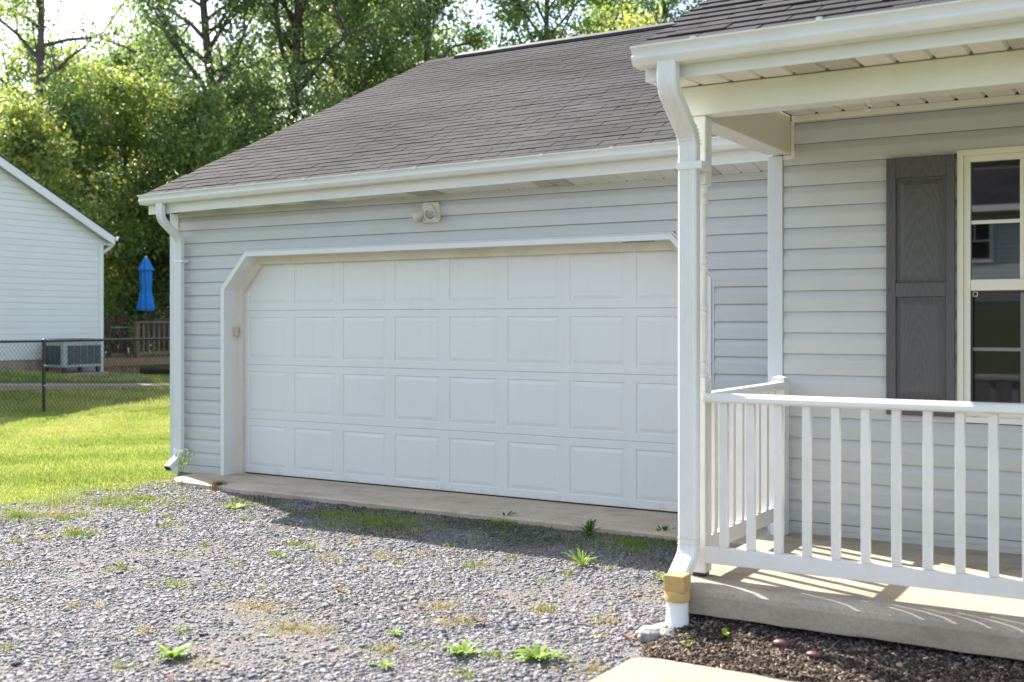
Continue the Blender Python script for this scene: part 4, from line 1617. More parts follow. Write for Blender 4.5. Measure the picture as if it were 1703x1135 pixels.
def tree(name, label, cat, group, px, depth, h, tr, base, spread, nl, per, leaf, pal, seed, lean=(0, 0), clump=0.75, sub=3, bare=0.0, crooked=0.25):
    rng = np.random.default_rng(seed)
    x, y = at(px, depth)
    z = float(gz(x, y))
    root = thing(name, label, cat, (x, y, z), group)
    mb = MB()
    npt = 9
    ts = [k / (npt - 1) for k in range(npt)]
    off = np.cumsum(rng.normal(size=(npt, 2)) * crooked * 0.3, 0)
    off[0] = 0
    tp = [Vector((x + lean[0] * t + off[k, 0] * t, y + lean[1] * t + off[k, 1] * t, z - 0.15 + h * 0.97 * t)) for k, t in enumerate(ts)]
    rad = [tr * (1.25 if k == 0 else 1) * (1 - 0.86 * t) + 0.012 for k, t in enumerate(ts)]
    mb.tube(tp, rad, 9)

    def trunk_at(t):
        f = t * (npt - 1)
        k = min(int(f), npt - 2)
        return tp[k].lerp(tp[k + 1], f - k), rad[k] + (rad[k + 1] - rad[k]) * (f - k)

    cents, crad = [], []
    for k in range(nl):
        t = base + (1 - base) * (k + rng.random() * 0.8) / nl
        t = float(min(t, 0.98))
        p, r = trunk_at(t)
        az = float(k * 2.39996 + rng.normal() * 0.35)
        rel = (t - base) / (1 - base)
        L = float(spread * (0.45 + 0.75 * math.sin(PI * min(1, rel * 0.85 + 0.18))) * rng.uniform(0.7, 1.2))
        el = float(0.25 + 0.75 * rel + rng.normal() * 0.15)
        dv = Vector((math.cos(az) * math.cos(el), math.sin(az) * math.cos(el), math.sin(el)))
        pts = [p]
        q = p.copy()
        for s in range(4):
            dv = (dv + Vector(rng.normal(size=3) * 0.22) + Vector((0, 0, 0.06))).normalized()
            q = q + dv * L / 4
            pts.append(q.copy())
        r0 = min(r * 0.62, 0.02 + L * 0.022)
        mb.tube(pts, [r0 * (1 - 0.2 * s) for s in range(5)], 6)
        for s in (2, 3, 4):
            if rng.random() > bare:
                cents.append(pts[s] + Vector(rng.normal(size=3) * 0.25))
                crad.append(clump * rng.uniform(0.7, 1.25))
        for s in range(sub):
            j = 1 + int(rng.random() * 3)
            b0 = pts[j]
            sv = (dv + Vector(rng.normal(size=3) * 0.9)).normalized()
            ln = float(L * rng.uniform(0.25, 0.5))
            b1 = b0 + sv * ln * 0.5 + Vector((0, 0, 0.03 * L))
            b2 = b0 + sv * ln + Vector((0, 0, 0.08 * L))
            mb.tube([b0, b1, b2], [r0 * 0.5, r0 * 0.32, r0 * 0.15], 5)
            if rng.random() > bare:
                cents.append(b2)
                crad.append(clump * rng.uniform(0.6, 1.2))
                if rng.random() > 0.4:
                    cents.append(b1 + Vector(rng.normal(size=3) * 0.2))
                    crad.append(clump * rng.uniform(0.5, 0.9))
    if bare == 0:
        cents.append(tp[-1])
        crad.append(clump)
    mb.build('trunk', 'bark', root, smooth=True)
    V, Fc, Cc = leaf_cloud(np.array([tuple(c) for c in cents]), np.array(crad), per, leaf, pal, rng)
    np_mesh('crown', V, Fc, 'leaf', root, Cc)
    return root


G1 = 'tall trees of the wood behind the houses'
G2 = 'bushy young trees at the edge of the wood'
T = tree
T('tree', 'slender sparse tree with bare forked upper branches above the neighbouring roof', 'tree', G1, 57, 34, 17.5, 0.17, 0.28, 2.7, 28, 64, 0.14, MIDG, 1, (0.4, 0), 0.65, 4, 0.14, 0.12)
T('tree', 'thinner dark-stemmed tree just right of the slender sparse one', 'tree', G1, 84, 37, 10.5, 0.10, 0.30, 1.8, 18, 80, 0.15, MIDG, 2, (-0.5, 0), 0.7)
T('tree', 'round-topped green tree left of the open patch of sky', 'tree', G1, 138, 43, 10.6, 0.16, 0.2, 3.0, 30, 95, 0.165, MIDG, 3, (0.3, 0), 0.95)
T('tree', 'broad lower tree under the open patch of sky', 'tree', G1, 226, 42, 11.6, 0.18, 0.2, 3.1, 32, 95, 0.165, DARK, 4, (0, 0), 0.95)
T('tree', 'tall oak with dark trunk leaning left over the garage roof slope', 'tree', G1, 393, 36, 17.5, 0.25, 0.24, 2.5, 36, 92, 0.15, DARK, 5, (-1.7, -0.4), 0.78, 4, 0.03, 0.2)
T('tree', 'tall dense oak whose trunk rises behind the middle of the roof slope', 'tree', G1, 462, 38, 19.0, 0.27, 0.22, 3.2, 40, 90, 0.15, DARK, 6, (0.9, 0.2), 0.82, 4, 0.02)
T('tree', 'tall dark tree behind the left end of the garage ridge', 'tree', G1, 585, 41, 19.0, 0.24, 0.2, 3.5, 40, 84, 0.15, DARK, 7, (0.4, 0), 0.9, 4)
T('tree', 'tall tree left of the narrow sky gap over the ridge', 'tree', G1, 705, 39, 16.0, 0.22, 0.2, 2.9, 38, 76, 0.15, MIDG, 8, (0.3, 0.2), 0.85, 4)
T('tree', 'straight-trunked tree right of the narrow sky gap over the ridge', 'tree', G1, 908, 36, 17.0, 0.17, 0.28, 2.1, 32, 80, 0.15, MIDG, 9, (0.1, 0), 0.75, 4, 0.03, 0.1)
T('tree', 'tall dark tree near the porch roof edge', 'tree', G1, 1105, 40, 16.5, 0.22, 0.22, 3.2, 36, 80, 0.15, DARK, 10, (0.2, 0), 0.9, 4)
T('tree', 'tall green tree behind the golden-green one over the garage ridge', 'tree', G1, 1000, 44, 15.0, 0.2, 0.2, 2.6, 32, 85, 0.16, MIDG, 22, (0.2, 0), 0.9, 4)
T('tree', 'golden-green young tree in front of the darker trees near the porch roof', 'tree', G2, 1042, 27, 8.8, 0.10, 0.35, 1.2, 16, 60, 0.14, YELG[1:] + YELL[:1], 11, (0, 0), 0.5, 3, 0.1)
T('tree', 'bright leafy maple rising over the neighbouring roof at the left edge', 'tree', G2, 22, 29, 6.5, 0.10, 0.2, 1.9, 24, 90, 0.13, YELG, 12, (0, 0), 0.62)
T('tree', 'yellow-green thicket tree beside the neighbouring roof slope', 'tree', G2, 112, 33, 7.2, 0.10, 0.15, 2.1, 26, 75, 0.135, MIDG[:2] + YELG[1:3], 13, (0, 0), 0.65, 4)
T('tree', 'yellowing bushy tree above the blue umbrella', 'tree', G2, 205, 35, 8.6, 0.11, 0.15, 2.3, 28, 75, 0.135, MIDG[:2] + YELG[1:], 14, (0, 0), 0.7, 4)
T('tree', 'bushy tree half hidden by the left roof edge of the garage', 'tree', G2, 300, 34, 8.0, 0.11, 0.15, 2.2, 28, 75, 0.135, MIDG[:2] + YELG[1:3], 15, (0.3, 0), 0.7, 4)
T('tree', 'dark evergreen bush behind the deck and the umbrella', 'tree', G2, 190, 38, 5.2, 0.10, 0.06, 1.9, 26, 90, 0.15, DARK, 16, (0, 0), 0.8)
T('tree', 'dark leafy bush close to the garage corner behind the umbrella', 'tree', G2, 268, 36, 5.6, 0.10, 0.06, 1.9, 26, 90, 0.15, DARK, 17, (0, 0), 0.8)
T('tree', 'low mid-green tree filling the gap under the leaning oak', 'tree', G2, 390, 40, 9.4, 0.12, 0.2, 2.7, 30, 90, 0.16, DARK, 18, (0, 0), 0.9)
T('tree', 'low mid-green tree between the two tall trees over the roof', 'tree', G2, 525, 44, 13.0, 0.14, 0.2, 3.0, 30, 90, 0.17, MIDG, 19, (0, 0), 1.0)
T('tree', 'leafy tree filling the space behind the ridge right of the tall dark tree', 'tree', G2, 650, 46, 14.5, 0.15, 0.2, 3.0, 30, 90, 0.17, DARK, 20, (0, 0), 1.0)

# far wood as one mass
rng = np.random.default_rng(5)
nc = 420
pxs = rng.uniform(-350, 1250, nc)
dep = rng.uniform(50, 62, nc)
pts = np.array([at(p, d) for p, d in zip(pxs, dep)])
hz = rng.random(nc) ** 0.8 * (6.5 + 1.6 * np.sin(pxs * 0.02) + 1.1 * np.sin(pxs * 0.053))
cents = np.column_stack([pts[:, 0], pts[:, 1], gz(pts[:, 0], pts[:, 1]) + 0.4 + hz])
V, Fc, Cc = leaf_cloud(cents, rng.uniform(0.9, 1.7, nc), 70, 0.24, MIDG + DARK[2:], rng)
np_mesh('far_wood', V, Fc, 'leaf', None, Cc, kind='stuff')


# ------------------------------------------------------------------ grass
def blades(X, Y, h, w, rng, pal, z=None, lean=0.75):
    n = len(X)
    Z = gz(X, Y) if z is None else z
    az = rng.uniform(0, 2 * PI, n)
    la = rng.uniform(0, 2 * PI, n)
    ln = rng.uniform(0.1, lean, n) * h
    dx, dy = np.cos(az) * w / 2, np.sin(az) * w / 2
    bx, by = np.cos(la) * ln, np.sin(la) * ln
    b0 = np.stack([X - dx, Y - dy, Z - 0.005], 1)
    b1 = np.stack([X + dx, Y + dy, Z - 0.005], 1)
    m0 = np.stack([X - dx * .7 + bx * .35, Y - dy * .7 + by * .35, Z + h * 0.6], 1)
    m1 = np.stack([X + dx * .7 + bx * .35, Y + dy * .7 + by * .35, Z + h * 0.6], 1)
    t0 = np.stack([X + bx, Y + by, Z + h], 1)
    V = np.stack([b0, b1, m1, t0, m0], 1).reshape(-1, 3)
    i = np.arange(n)[:, None] * 5
    F3 = np.concatenate([i + np.array([[0, 1, 2, 4]])], 0)
    pal = np.array(pal)
    pt = 0.5 + 0.5 * np.sin(X * 1.9 + 1.3 * np.sin(Y * 1.1)) * np.sin(Y * 1.6 + 1.7 * np.sin(X * 0.9))
    ci = np.clip((0.6 * pt + 0.75 * rng.random(n) - 0.15) * len(pal), 0, len(pal) - 1).astype(int)
    c = pal[ci] * rng.uniform(0.7, 1.25, (n, 1))
    return V, F3, i + np.array([[4, 2, 3, 3]]), np.repeat(c, 5, 0)


def blade_mesh(name, parts, m, **p):
    V = np.concatenate([a[0] for a in parts])
    C = np.concatenate([a[3] for a in parts])
    F = []
    o = 0
    for a in parts:
        q = a[1] + o
        t = a[2][:, :3] + o
        F += [q[:, [0, 1, 2]], q[:, [0, 2, 3]], t]
        o += len(a[0])
    return np_mesh(name, V, np.concatenate(F), m, None, C, **p)


GR = [(0.16, 0.22, 0.06), (0.24, 0.295, 0.085), (0.31, 0.36, 0.11), (0.38, 0.41, 0.15), (0.42, 0.40, 0.21)]
rng = np.random.default_rng(21)
n = 440000
d = np.sqrt(rng.uniform(9.0 ** 2, 20.0 ** 2, n))
px = rng.uniform(-90, 330, n)
l = (px - CX_) / F_ * d
X, Y = -SN * d + l * CS, CS * d + l * SN
edge = -8.62 + wob(Y) + rng.normal(size=n) * 0.16 + 0.25 * (rng.random(n) < 0.06) * rng.random(n)
patch = np.sin(X * 2.1 + Y) * np.sin(Y * 1.7 - X * 0.6) + 0.6 * np.sin(X * 5.3) * np.sin(Y * 4.1)
keep = (X < edge) & (rng.random(n) < 0.62 + 0.3 * patch) & ~((X > -8.97) & (Y > 8.05))
X, Y = X[keep], Y[keep]
dist = np.clip((-8.62 - X) / 0.9, 0.25, 1)
hg = rng.uniform(0.025, 0.07, len(X)) * dist * (0.8 + 0.5 * (np.sin(X * 2.7 + Y) * np.sin(Y * 2.3 - X) > 0.45) + 0.25 * np.sin(X * 9) * np.sin(Y * 8))
near = blades(X, Y, hg, rng.uniform(0.004, 0.008, len(X)), rng, GR)
n = 70000
d = np.sqrt(rng.uniform(19.5 ** 2, 30.0 ** 2, n))
px = rng.uniform(-90, 330, n)
l = (px - CX_) / F_ * d
X, Y = -SN * d + l * CS, CS * d + l * SN
keep = (np.abs(X + 18.5) > 0.5) & ~((X < -20.55) & (Y < 22.2))
X, Y = X[keep], Y[keep]
far = blades(X, Y, rng.uniform(0.03, 0.09, len(X)), rng.uniform(0.010, 0.018, len(X)), rng, GR)
blade_mesh('lawn_grass', [near, far], 'grass', kind='stuff')


# ------------------------------------------------------------------ gravel stones
def blocks(X, Y, Z, sx, sy, sz, rng, cols, tilt=0.5, m='stone', name='stone', **p):
    n = len(X)
    base = np.array([(-1, -1, -1), (1, -1, -1), (1, 1, -1), (-1, 1, -1), (-1, -1, 1), (1, -1, 1), (1, 1, 1), (-1, 1, 1)], float) * 0.5
    B = base[None] * (1 + rng.uniform(-0.5, 0.12, (n, 8, 3)))
    B = B * np.stack([sx, sy, sz], 1)[:, None, :]
    a = rng.uniform(0, 2 * PI, n)
    t1, t2 = rng.normal(size=n) * tilt, rng.normal(size=n) * tilt
    x, y, z = B[..., 0], B[..., 1], B[..., 2]
    c, s = np.cos(t1)[:, None], np.sin(t1)[:, None]
    y, z = y * c - z * s, y * s + z * c
    c, s = np.cos(t2)[:, None], np.sin(t2)[:, None]
    x, z = x * c + z * s, -x * s + z * c
    c, s = np.cos(a)[:, None], np.sin(a)[:, None]
    x, y = x * c - y * s, x * s + y * c
    V = np.stack([x + X[:, None], y + Y[:, None], z + Z[:, None]], 2).reshape(-1, 3)
    q = np.array([(4, 5, 6), (4, 6, 7), (0, 1, 5), (0, 5, 4), (1, 2, 6), (1, 6, 5), (2, 3, 7), (2, 7, 6), (3, 0, 4), (3, 4, 7)])
    F = (np.arange(n)[:, None, None] * 8 + q[None]).reshape(-1, 3)
    return np_mesh(name, V, F, m, None, np.repeat(cols, 8, 0), **p)


rng = np.random.default_rng(33)
n = 330000
X = rng.uniform(-9.4, -1.95, n)
Y = rng.uniform(2.6, 7.75, n)
Zg = gz(X, Y) + 0.012 + lumps(X, Y) * 0.6
apr = np.interp(X, [p[0] for p in pl], [p[1] for p in pl])
k = in_view(X, Y, Zg, -130, 1330, 1230) & (Y < apr - 0.005) & (X > -8.62 + wob(Y) - np.abs(rng.normal(size=n)) * 0.12)
k &= ~((X > -2.235 + rng.normal(size=n) * 0.012) & (Y < 4.86))
k &= ~((X > -2.30 - 0.10 * rng.random(n)) & (Y > 4.83))
k &= ~((X > -2.36) & (Y > 5.28) & (Y < 5.6))
soil = np.sin(X * 1.9 + 0.7 * Y) * np.sin(Y * 2.3 - 0.6 * X + 2) + 0.5 * np.sin(X * 4.7 + 1) * np.sin(Y * 5.3)
for px_, py_, r_, nb_, pal_ in ((430, 1010, 0.36, 0, 0), (480, 1045, 0.30, 0, 0), (740, 1015, 0.26, 0, 0), (640, 925, 0.22, 0, 0), (800, 940, 0.2, 0, 0), (330, 1105, 0.16, 0, 0), (130, 890, 0.2, 0, 0), (990, 1112, 0.25, 0, 0)):
    xx, yy = at(px_, F_ * 1.573 / (py_ - HY_))
    k &= rng.random(n) > 0.62 * np.exp(-((X - xx) ** 2 + (Y - yy) ** 2 * 1.6) / (r_ * r_ * 0.6))
k &= rng.random(n) < np.clip(0.85 - 0.75 * np.clip(soil + 0.15, 0, 1), 0.22, 1) * (0.30 + 0.70 * ss(X + 0.35 * np.sin(Y * 2.7), -8.55, -7.75)) * (1 - 0.35 * ss(Y, 6.5, 7.3))
X, Y, Zg = X[k], Y[k], Zg[k]
n = len(X)
s = np.exp(rng.normal(size=n) * 0.5) * 0.0097
s = np.clip(s, 0.005, 0.036)
pal = np.array([(0.165, 0.163, 0.188), (0.195, 0.193, 0.218), (0.135, 0.134, 0.156), (0.23, 0.225, 0.245), (0.19, 0.175, 0.18), (0.25, 0.20, 0.155), (0.31, 0.29, 0.285), (0.095, 0.095, 0.112)])
ci = rng.choice(len(pal), n, p=[0.27, 0.24, 0.17, 0.11, 0.09, 0.045, 0.035, 0.04])
cols = pal[ci] * rng.uniform(0.80, 1.16, (n, 1))
ms = ss(Y + 0.25 * np.sin(X * 2.3) + 0.15 * np.sin(X * 5.9 + 1), 6.45, 7.15) * (0.75 + 0.25 * np.sin(X * 3.7 + Y * 5)) * ss(X, -7.9, -6.3)  # moss tint that also paints the eave's shadow deeper into the stone colours
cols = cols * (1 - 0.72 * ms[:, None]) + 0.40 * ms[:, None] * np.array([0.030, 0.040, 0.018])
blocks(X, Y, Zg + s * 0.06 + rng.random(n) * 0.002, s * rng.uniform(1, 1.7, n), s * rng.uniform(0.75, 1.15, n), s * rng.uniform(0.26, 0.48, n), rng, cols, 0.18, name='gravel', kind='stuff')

# mulch chips
rng = np.random.default_rng(44)
n = 22000
X = rng.uniform(-2.46, 0.4, n)
Y = rng.uniform(4.80, 5.46, n)
k = ~((Y < 4.862) & (X > -2.17)) & in_view(X, Y, np.zeros(n), 900, 1850, 1250) & (X > -2.43 + 0.35 * np.abs(Y - 5.05)) & (np.hypot(X - AX, Y - AY) > 0.05)
X, Y = X[k], Y[k]
n = len(X)
L = rng.uniform(0.009, 0.036, n)
pal = np.array([(0.075, 0.052, 0.040), (0.125, 0.088, 0.068), (0.042, 0.030, 0.024), (0.23, 0.175, 0.14), (0.36, 0.29, 0.24)])
cols = pal[rng.choice(5, n, p=[0.30, 0.29, 0.19, 0.16, 0.06])] * rng.uniform(0.75, 1.3, (n, 1))
blocks(X, Y, mulch_z(X, Y) + rng.uniform(0.0, 0.016, n), L, L * rng.uniform(0.16, 0.4, n), L * rng.uniform(0.08, 0.2, n), rng, cols, 0.38, 'chip', 'mulch_chips', kind='stuff')

# dry grass and moss in the gravel
rng = np.random.default_rng(55)
parts = []
DRY = [(0.36, 0.29, 0.15), (0.30, 0.25, 0.13), (0.24, 0.23, 0.09), (0.40, 0.31, 0.19), (0.28, 0.19, 0.11)]
LIV = [(0.13, 0.20, 0.04), (0.19, 0.25, 0.055), (0.25, 0.26, 0.08)]


def gpt(px, py, z=-0.063):
    dd = F_ * (1.51 - z) / (py - HY_)
    return at(px, dd)


spots = [(430, 1010, 0.34, 500, DRY), (480, 1045, 0.26, 380, DRY), (740, 1010, 0.22, 360, DRY), (735, 1040, 0.18, 240, DRY), (650, 925, 0.20, 220, DRY), (800, 940, 0.18, 180, DRY),
         (130, 890, 0.16, 260, LIV), (620, 868, 0.55, 1500, LIV), (560, 858, 0.25, 500, LIV), (850, 870, 0.40, 500, LIV), (1050, 905, 0.5, 800, LIV), (900, 910, 0.4, 420, DRY + LIV), (235, 832, 0.3, 420, LIV), (280, 835, 0.3, 380, DRY + LIV),
         (400, 845, 0.15, 260, LIV), (60, 1065, 0.2, 120, DRY), (200, 1110, 0.14, 120, DRY + LIV), (330, 1105, 0.2, 150, DRY), (990, 1115, 0.20, 300, DRY), (950, 1095, 0.25, 240, DRY), (30, 860, 0.3, 500, LIV), (100, 855, 0.3, 400, DRY + LIV),
         (180, 840, 0.3, 500, LIV), (480, 880, 0.2, 120, DRY), (290, 975, 0.2, 90, LIV), (540, 1050, 0.2, 160, DRY), (640, 1085, 0.25, 140, LIV + DRY), (460, 925, 0.08, 90, LIV), (670, 995, 0.2, 80, LIV + DRY), (700, 1075, 0.2, 120, LIV + DRY)]
for px, py, r, nb, pal in spots:
    x, y = gpt(px, py)
    nb = int(nb * 1.5)
    a, q = rng.uniform(0, 2 * PI, nb), np.abs(rng.normal(size=nb)) * r * 0.62
    X, Y = x + np.cos(a) * q, y + np.sin(a) * q * 0.8
    k = (Y < np.interp(X, [p[0] for p in pl], [p[1] for p in pl]) - 0.01) & ~((X > -2.24) & (Y < 4.86))
    X, Y = X[k], Y[k]
    if pal is LIV:
        parts.append(blades(X, Y, rng.uniform(0.010, 0.038, len(X)), rng.uniform(0.003, 0.008, len(X)), rng, pal, gz(X, Y) + 0.013, 1.2))
    else:
        parts.append(blades(X, Y, rng.uniform(0.004, 0.018, len(X)), rng.uniform(0.0022, 0.005, len(X)), rng, pal, gz(X, Y) + 0.014, 4.0))
# ragged transition from lawn to gravel
nb = 9000
Y = rng.uniform(3.5, 7.95, nb)
X = -8.62 + wob(Y) - 0.15 + np.abs(rng.normal(size=nb)) * 0.42
k = (np.sin(X * 7 + Y * 3) * np.sin(Y * 6.1 - X * 2) + rng.normal(size=nb) * 0.5 > 0.15) & (Y < np.interp(X, [p[0] for p in pl], [p[1] for p in pl]) - 0.02)
X, Y = X[k], Y[k]
parts.append(blades(X, Y, rng.uniform(0.012, 0.045, len(X)), rng.uniform(0.004, 0.008, len(X)), rng, DRY + LIV + GR, gz(X, Y) + 0.013))
# moss and seedlings in the shade along the apron
nb = 9000
X = rng.uniform(-7.4, -2.4, nb)
Y = np.interp(X, [p[0] for p in pl], [p[1] for p in pl]) - 0.02 - np.abs(rng.normal(size=nb)) * 0.42
k = np.sin(X * 4.1 + Y * 2) * np.sin(Y * 7.1 - X * 1.3) + rng.normal(size=nb) * 0.4 > 0.25
X, Y = X[k], Y[k]
parts.append(blades(X, Y, rng.uniform(0.008, 0.03, len(X)), rng.uniform(0.004, 0.008, len(X)), rng, [(0.06, 0.10, 0.025), (0.09, 0.13, 0.035), (0.13, 0.13, 0.05)], gz(X, Y) + 0.012))
# small scattered seedlings
for q in range(90):
    x0, y0 = rng.uniform(-8.3, -2.5), rng.uniform(3.3, 7.3)
    nb = int(rng.integers(10, 60))
    X, Y = x0 + rng.normal(size=nb) * 0.035, y0 + rng.normal(size=nb) * 0.03
    parts.append(blades(X, Y, rng.uniform(0.010, 0.035, nb), rng.uniform(0.004, 0.010, nb), rng, LIV if q % 3 else DRY, gz(X, Y) + 0.012, 1.6))
# sparse sprinkle over the whole drive
nb = 5000
X, Y = rng.uniform(-8.6, -2.3, nb), rng.uniform(3.2, 7.5, nb)
parts.append(blades(X, Y, rng.uniform(0.01, 0.03, nb), rng.uniform(0.003, 0.006, nb), rng, DRY + LIV, gz(X, Y) + 0.015))
blade_mesh('sparse_grass', parts, 'grass', kind='stuff')


# ------------------------------------------------------------------ single weeds
def weed(px, py, label, nl, length, width, seed, pal, up=0.5, name='weed', z=-0.060, xy=None, group='weeds growing in the gravel'):
    rng = np.random.default_rng(seed)
    x, y = xy or gpt(px, py)
    root = thing(name, label, 'weed', (x, y, z), group)
    mb_v, mb_f, cc = [], [], []
    for k in range(int(nl * 1.4)):
        az = k * 2.4 + rng.normal() * 0.45
        L = length * rng.uniform(0.30, 1.2)
        w = width * rng.uniform(0.55, 1.3)
        el = up * rng.uniform(0.4, 1.5)
        d = np.array([math.cos(az), math.sin(az)])
        pv = np.array([-d[1], d[0]])
        i = len(mb_v)
        col = np.array(pal[int(rng.integers(0, len(pal)))]) * rng.uniform(0.85, 1.2)
        prev = np.array([x, y]) + d * 0.006
        zz = z
        for s, ww in enumerate((0.25, 0.7 * rng.uniform(0.6, 1.3), 1.0, 0.75 * rng.uniform(0.5, 1.3), 0.06)):
            t = s / 4
            c = prev + d * L * t * math.cos(el) * (1 - 0.1 * t)
            hz_ = zz + L * math.sin(el) * t * (1 - 0.45 * t * t) + 0.004
            o_ = pv * w * ww / 2
            mb_v.append((c[0] - o_[0], c[1] - o_[1], hz_ + 0.2 * w * ww))
            mb_v.append((c[0] + o_[0], c[1] + o_[1], hz_ + 0.2 * w * ww))
            cc += [col, col]
        for s in range(4):
            a = i + s * 2
            mb_f.append((a, a + 1, a + 3, a + 2))
    np_mesh('leaf', np.array(mb_v), np.array(mb_f), 'grass', root, np.array(cc))
    return root


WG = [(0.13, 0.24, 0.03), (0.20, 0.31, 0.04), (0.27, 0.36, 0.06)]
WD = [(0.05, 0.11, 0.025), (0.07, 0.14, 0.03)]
weed(288, 1097, 'bright broad-leaved weed in the gravel at the bottom left', 26, 0.12, 0.026, 1, WG, 0.6)
weed(772, 1090, 'bright toothed weed in the gravel, left of the pair near the path', 26, 0.13, 0.022, 2, WG, 0.45)
weed(895, 1098, 'bright spreading weed in the gravel just left of the concrete path corner', 34, 0.15, 0.024, 3, WG, 0.4)
weed(655, 1058, 'small yellow-green weed in the gravel left of the toothed weed', 12, 0.07, 0.016, 4, WG, 0.5)
weed(968, 944, 'upright sunlit grass tuft at the edge of the eave shadow', 34, 0.19, 0.010, 5, WG, 1.0)
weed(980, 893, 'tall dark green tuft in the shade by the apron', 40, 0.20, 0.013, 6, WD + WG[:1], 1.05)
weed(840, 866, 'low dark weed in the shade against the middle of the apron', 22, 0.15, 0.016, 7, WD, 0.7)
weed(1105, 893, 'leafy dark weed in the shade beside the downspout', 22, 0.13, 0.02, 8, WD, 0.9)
weed(392, 848, 'bright low weed in the gravel right of the apron corner', 24, 0.12, 0.02, 9, WG, 0.4)
weed(1105, 968, 'bright sprig growing at the foot of the tan drain adapter', 14, 0.13, 0.012, 10, WG, 0.6)
weed(640, 1112, 'small green weed at the bottom edge left of the toothed weed', 16, 0.08, 0.015, 12, WG, 0.5)
weed(466, 929, 'small flat green tuft in the middle of the sunlit gravel', 18, 0.07, 0.010, 13, WG, 0.5)
weed(1130, 1075, 'thin yellow-green seedling in the mulch', 5, 0.06, 0.012, 14, WG, 1.1, xy=(-2.06, 5.02), z=-0.03, group='seedlings in the mulch')
weed(1228, 1062, 'single round green leaf seedling in the shaded mulch', 3, 0.05, 0.028, 15, WG, 0.9, xy=(-1.93, 5.17), z=0.005, group='seedlings in the mulch')

# thin feathery weed and brown clump at the apron's left end
fx, fyy = -8.30, 7.665
wd = thing('weed', 'tall feathery weed at the left end of the apron', 'weed', (fx, fyy, -0.06), 'weeds growing in the gravel')
mb = MB()
rng = np.random.default_rng(8)
cs = []
for k in range(5):
    az = rng.uniform(0, 2 * PI)
    p1 = Vector((fx + 0.05 * math.cos(az), fyy + 0.05 * math.sin(az), 0.12 + 0.05 * rng.random()))
    p2 = p1 + Vector((0.05 * math.cos(az), 0.05 * math.sin(az), 0.10))
    mb.tube([(fx, fyy, -0.06), p1, p2], [0.0018, 0.0014, 0.0007], 4)
    cs += [tuple(p1), tuple(p2), tuple((p1 + p2) / 2)]
mb.build('stem', M['bark'], wd)
V, Fc, Cc = leaf_cloud(np.array(cs), np.full(len(cs), 0.04), 10, 0.022, [(0.10, 0.17, 0.05), (0.16, 0.22, 0.08)], rng)
np_mesh('leaf', V, Fc, 'grass', wd, Cc)

bx_, by_ = gpt(364, 809, -0.03)
mb = MB()
rng = np.random.default_rng(9)
nb = 520
a, q = rng.uniform(0, 2 * PI, nb), np.abs(rng.normal(size=nb)) * 0.045
part = blades(bx_ + np.cos(a) * q, by_ + np.sin(a) * q, rng.uniform(0.03, 0.085, nb), rng.uniform(0.003, 0.006, nb), rng, [(0.16, 0.085, 0.04), (0.22, 0.13, 0.06), (0.10, 0.055, 0.03)], np.full(nb, -0.055))
o = blade_mesh('dead_clump', [part], 'grass')
tag(o, 'dried brown clump of dead weed against the apron edge', 'dead plant')

# ------------------------------------------------------------------ small loose things
o = MB().ellipsoid((-1.655, 5.175, 0.012), (0.042, 0.028, 0.020), 16, 9, 0.02).build('stone', 'purple_stone', smooth=True)
tag(o, 'smooth dark red oval stone in the mulch, nearer to the porch slab', 'stone', 'dark red stones in the mulch')
o2 = MB().ellipsoid((-1.480, 5.105, 0.004), (0.040, 0.024, 0.016), 16, 9, 0.02).build('stone', 'purple_stone', smooth=True)
tag(o2, 'longer dark red stone in the mulch with a green leaf against it', 'stone', 'dark red stones in the mulch')
o = MB().ellipsoid((-1.115, 5.13, 0.005), (0.016, 0.013, 0.013), 10, 6, 0.1).build('pebble', 'pale_stone', smooth=True)
tag(o, 'small tan pebble in the shaded mulch', 'pebble')


def curl_leaf(px, py, L, label, z=-0.045, xy=None, m='brown_leaf', rz=0.5, name='leaf'):
    x, y = xy or gpt(px, py, z)
    mb = MB()
    rows_ = []
    for s in range(7):
        t = s / 6
        w = L * 0.30 * math.sin(PI * (0.06 + 0.9 * t)) ** 0.8
        u = (t - 0.5) * L
        up = L * 0.35 * (2 * t - 1) ** 2
        rows_.append([(x + u * math.cos(rz) - v * math.sin(rz), y + u * math.sin(rz) + v * math.cos(rz), z + up + abs(v) * 0.5) for v in (-w, 0, w)])
    mb.sweep(rows_, False)
    mb.sweep([[(p[0], p[1], p[2] - 0.0012) for p in r] for r in rows_], False)
    o = mb.build(name, m, smooth=True)
    tag(o, label, 'leaf', 'fallen leaves')
    return o


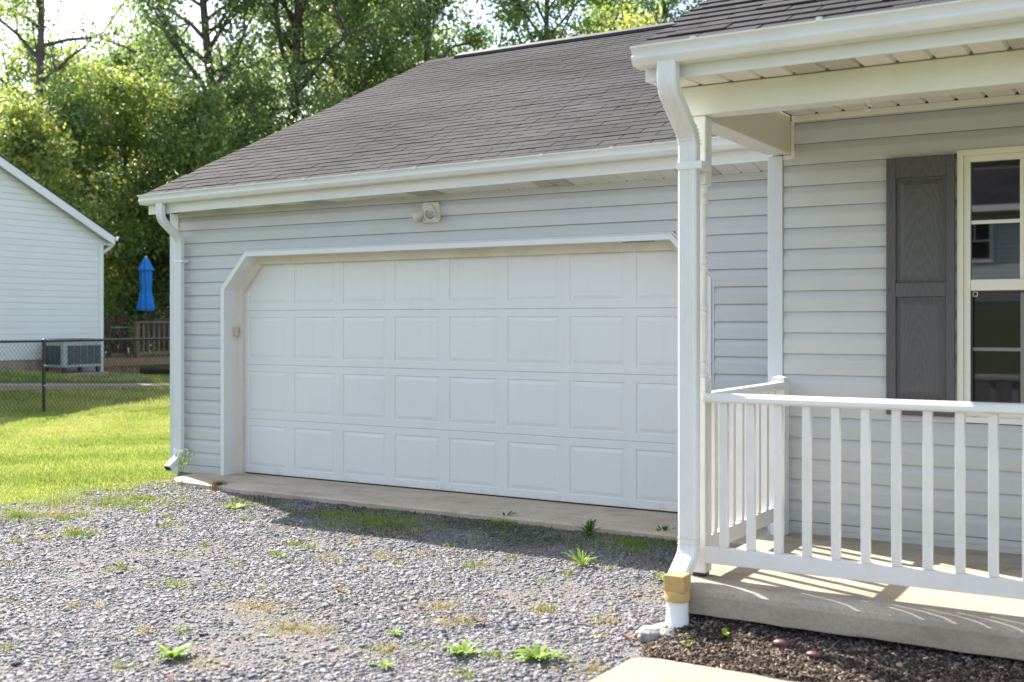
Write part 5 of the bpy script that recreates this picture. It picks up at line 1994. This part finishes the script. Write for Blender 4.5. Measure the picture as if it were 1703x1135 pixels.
M['green_leaf'] = simple('fallen_green_leaf', (0.16, 0.22, 0.09), 0.6, 0, 0.2, 80)
curl_leaf(797, 1035, 0.075, 'curled brown leaf lying on the gravel between two weeds')
curl_leaf(566, 985, 0.06, 'pale brown leaf on the sunlit gravel in the middle', rz=1.2)
curl_leaf(985, 940, 0.06, 'brown leaf behind the sunlit grass tuft', rz=0.2)
curl_leaf(280, 1128, 0.05, 'reddish dry leaf at the bottom edge of the gravel', rz=0.9)
curl_leaf(380, 1112, 0.045, 'small tan dry leaf right of the bottom left weed', rz=2.0)
curl_leaf(0, 0, 0.07, 'orange-brown leaf beside the grey rock at the drain pipe', z=-0.035, xy=(-2.37, 5.03), rz=0.7)
curl_leaf(0, 0, 0.035, 'small green leaf lying against the longer red stone', z=0.008, xy=(-1.425, 5.10), rz=1.9, m='green_leaf')
curl_leaf(0, 0, 0.05, 'dry leaf on the mulch near the path corner', z=-0.035, xy=(-2.20, 4.93), rz=0.4)

rk = MB().ellipsoid((0, 0, 0), (1, 1, 1), 9, 6, 0.16)
rk.v = [(-2.292 + 0.075 * p[0], 5.115 + 0.05 * p[1], -0.03 + 0.045 * p[2]) for p in rk.v]
tag(rk.build('rock', 'grey_rock', bevel=0.006), 'grey rough rock at the foot of the white drain pipe', 'rock')
rk = MB().ellipsoid((0, 0, 0), (1, 1, 1), 8, 5, 0.2)
rk.v = [(-2.215 + 0.05 * p[0], 5.135 + 0.04 * p[1], -0.02 + 0.035 * p[2]) for p in rk.v]
tag(rk.build('rock', 'grey_rock', bevel=0.005), 'smaller grey rock half buried in mulch before the drain pipe', 'rock')
# crumpled white drain sleeve lying beside the pipe
mb = MB()
rings = []
for s in range(7):
    t = s / 6
    cx, cy, cz = -2.255 - 0.13 * t, 5.235 - 0.06 * t, -0.005 - 0.035 * t
    rr = 0.034 * (1 + 0.35 * t) * (1.0 + 0.10 * (s % 2))
    rings.append([(cx + 0.3 * rr * math.cos(a), cy + rr * math.sin(a) * 1.1, cz + rr * 0.62 * math.cos(a) + 0.004 * math.sin(3 * a + s)) for a in [2 * PI * j / 14 for j in range(14)]])
mb.sweep(rings, True, True)
tag(mb.build('drain_sleeve', 'white_pvc', smooth=True), 'flattened white drain sleeve poking out over the gravel by the downspout', 'drain sleeve')
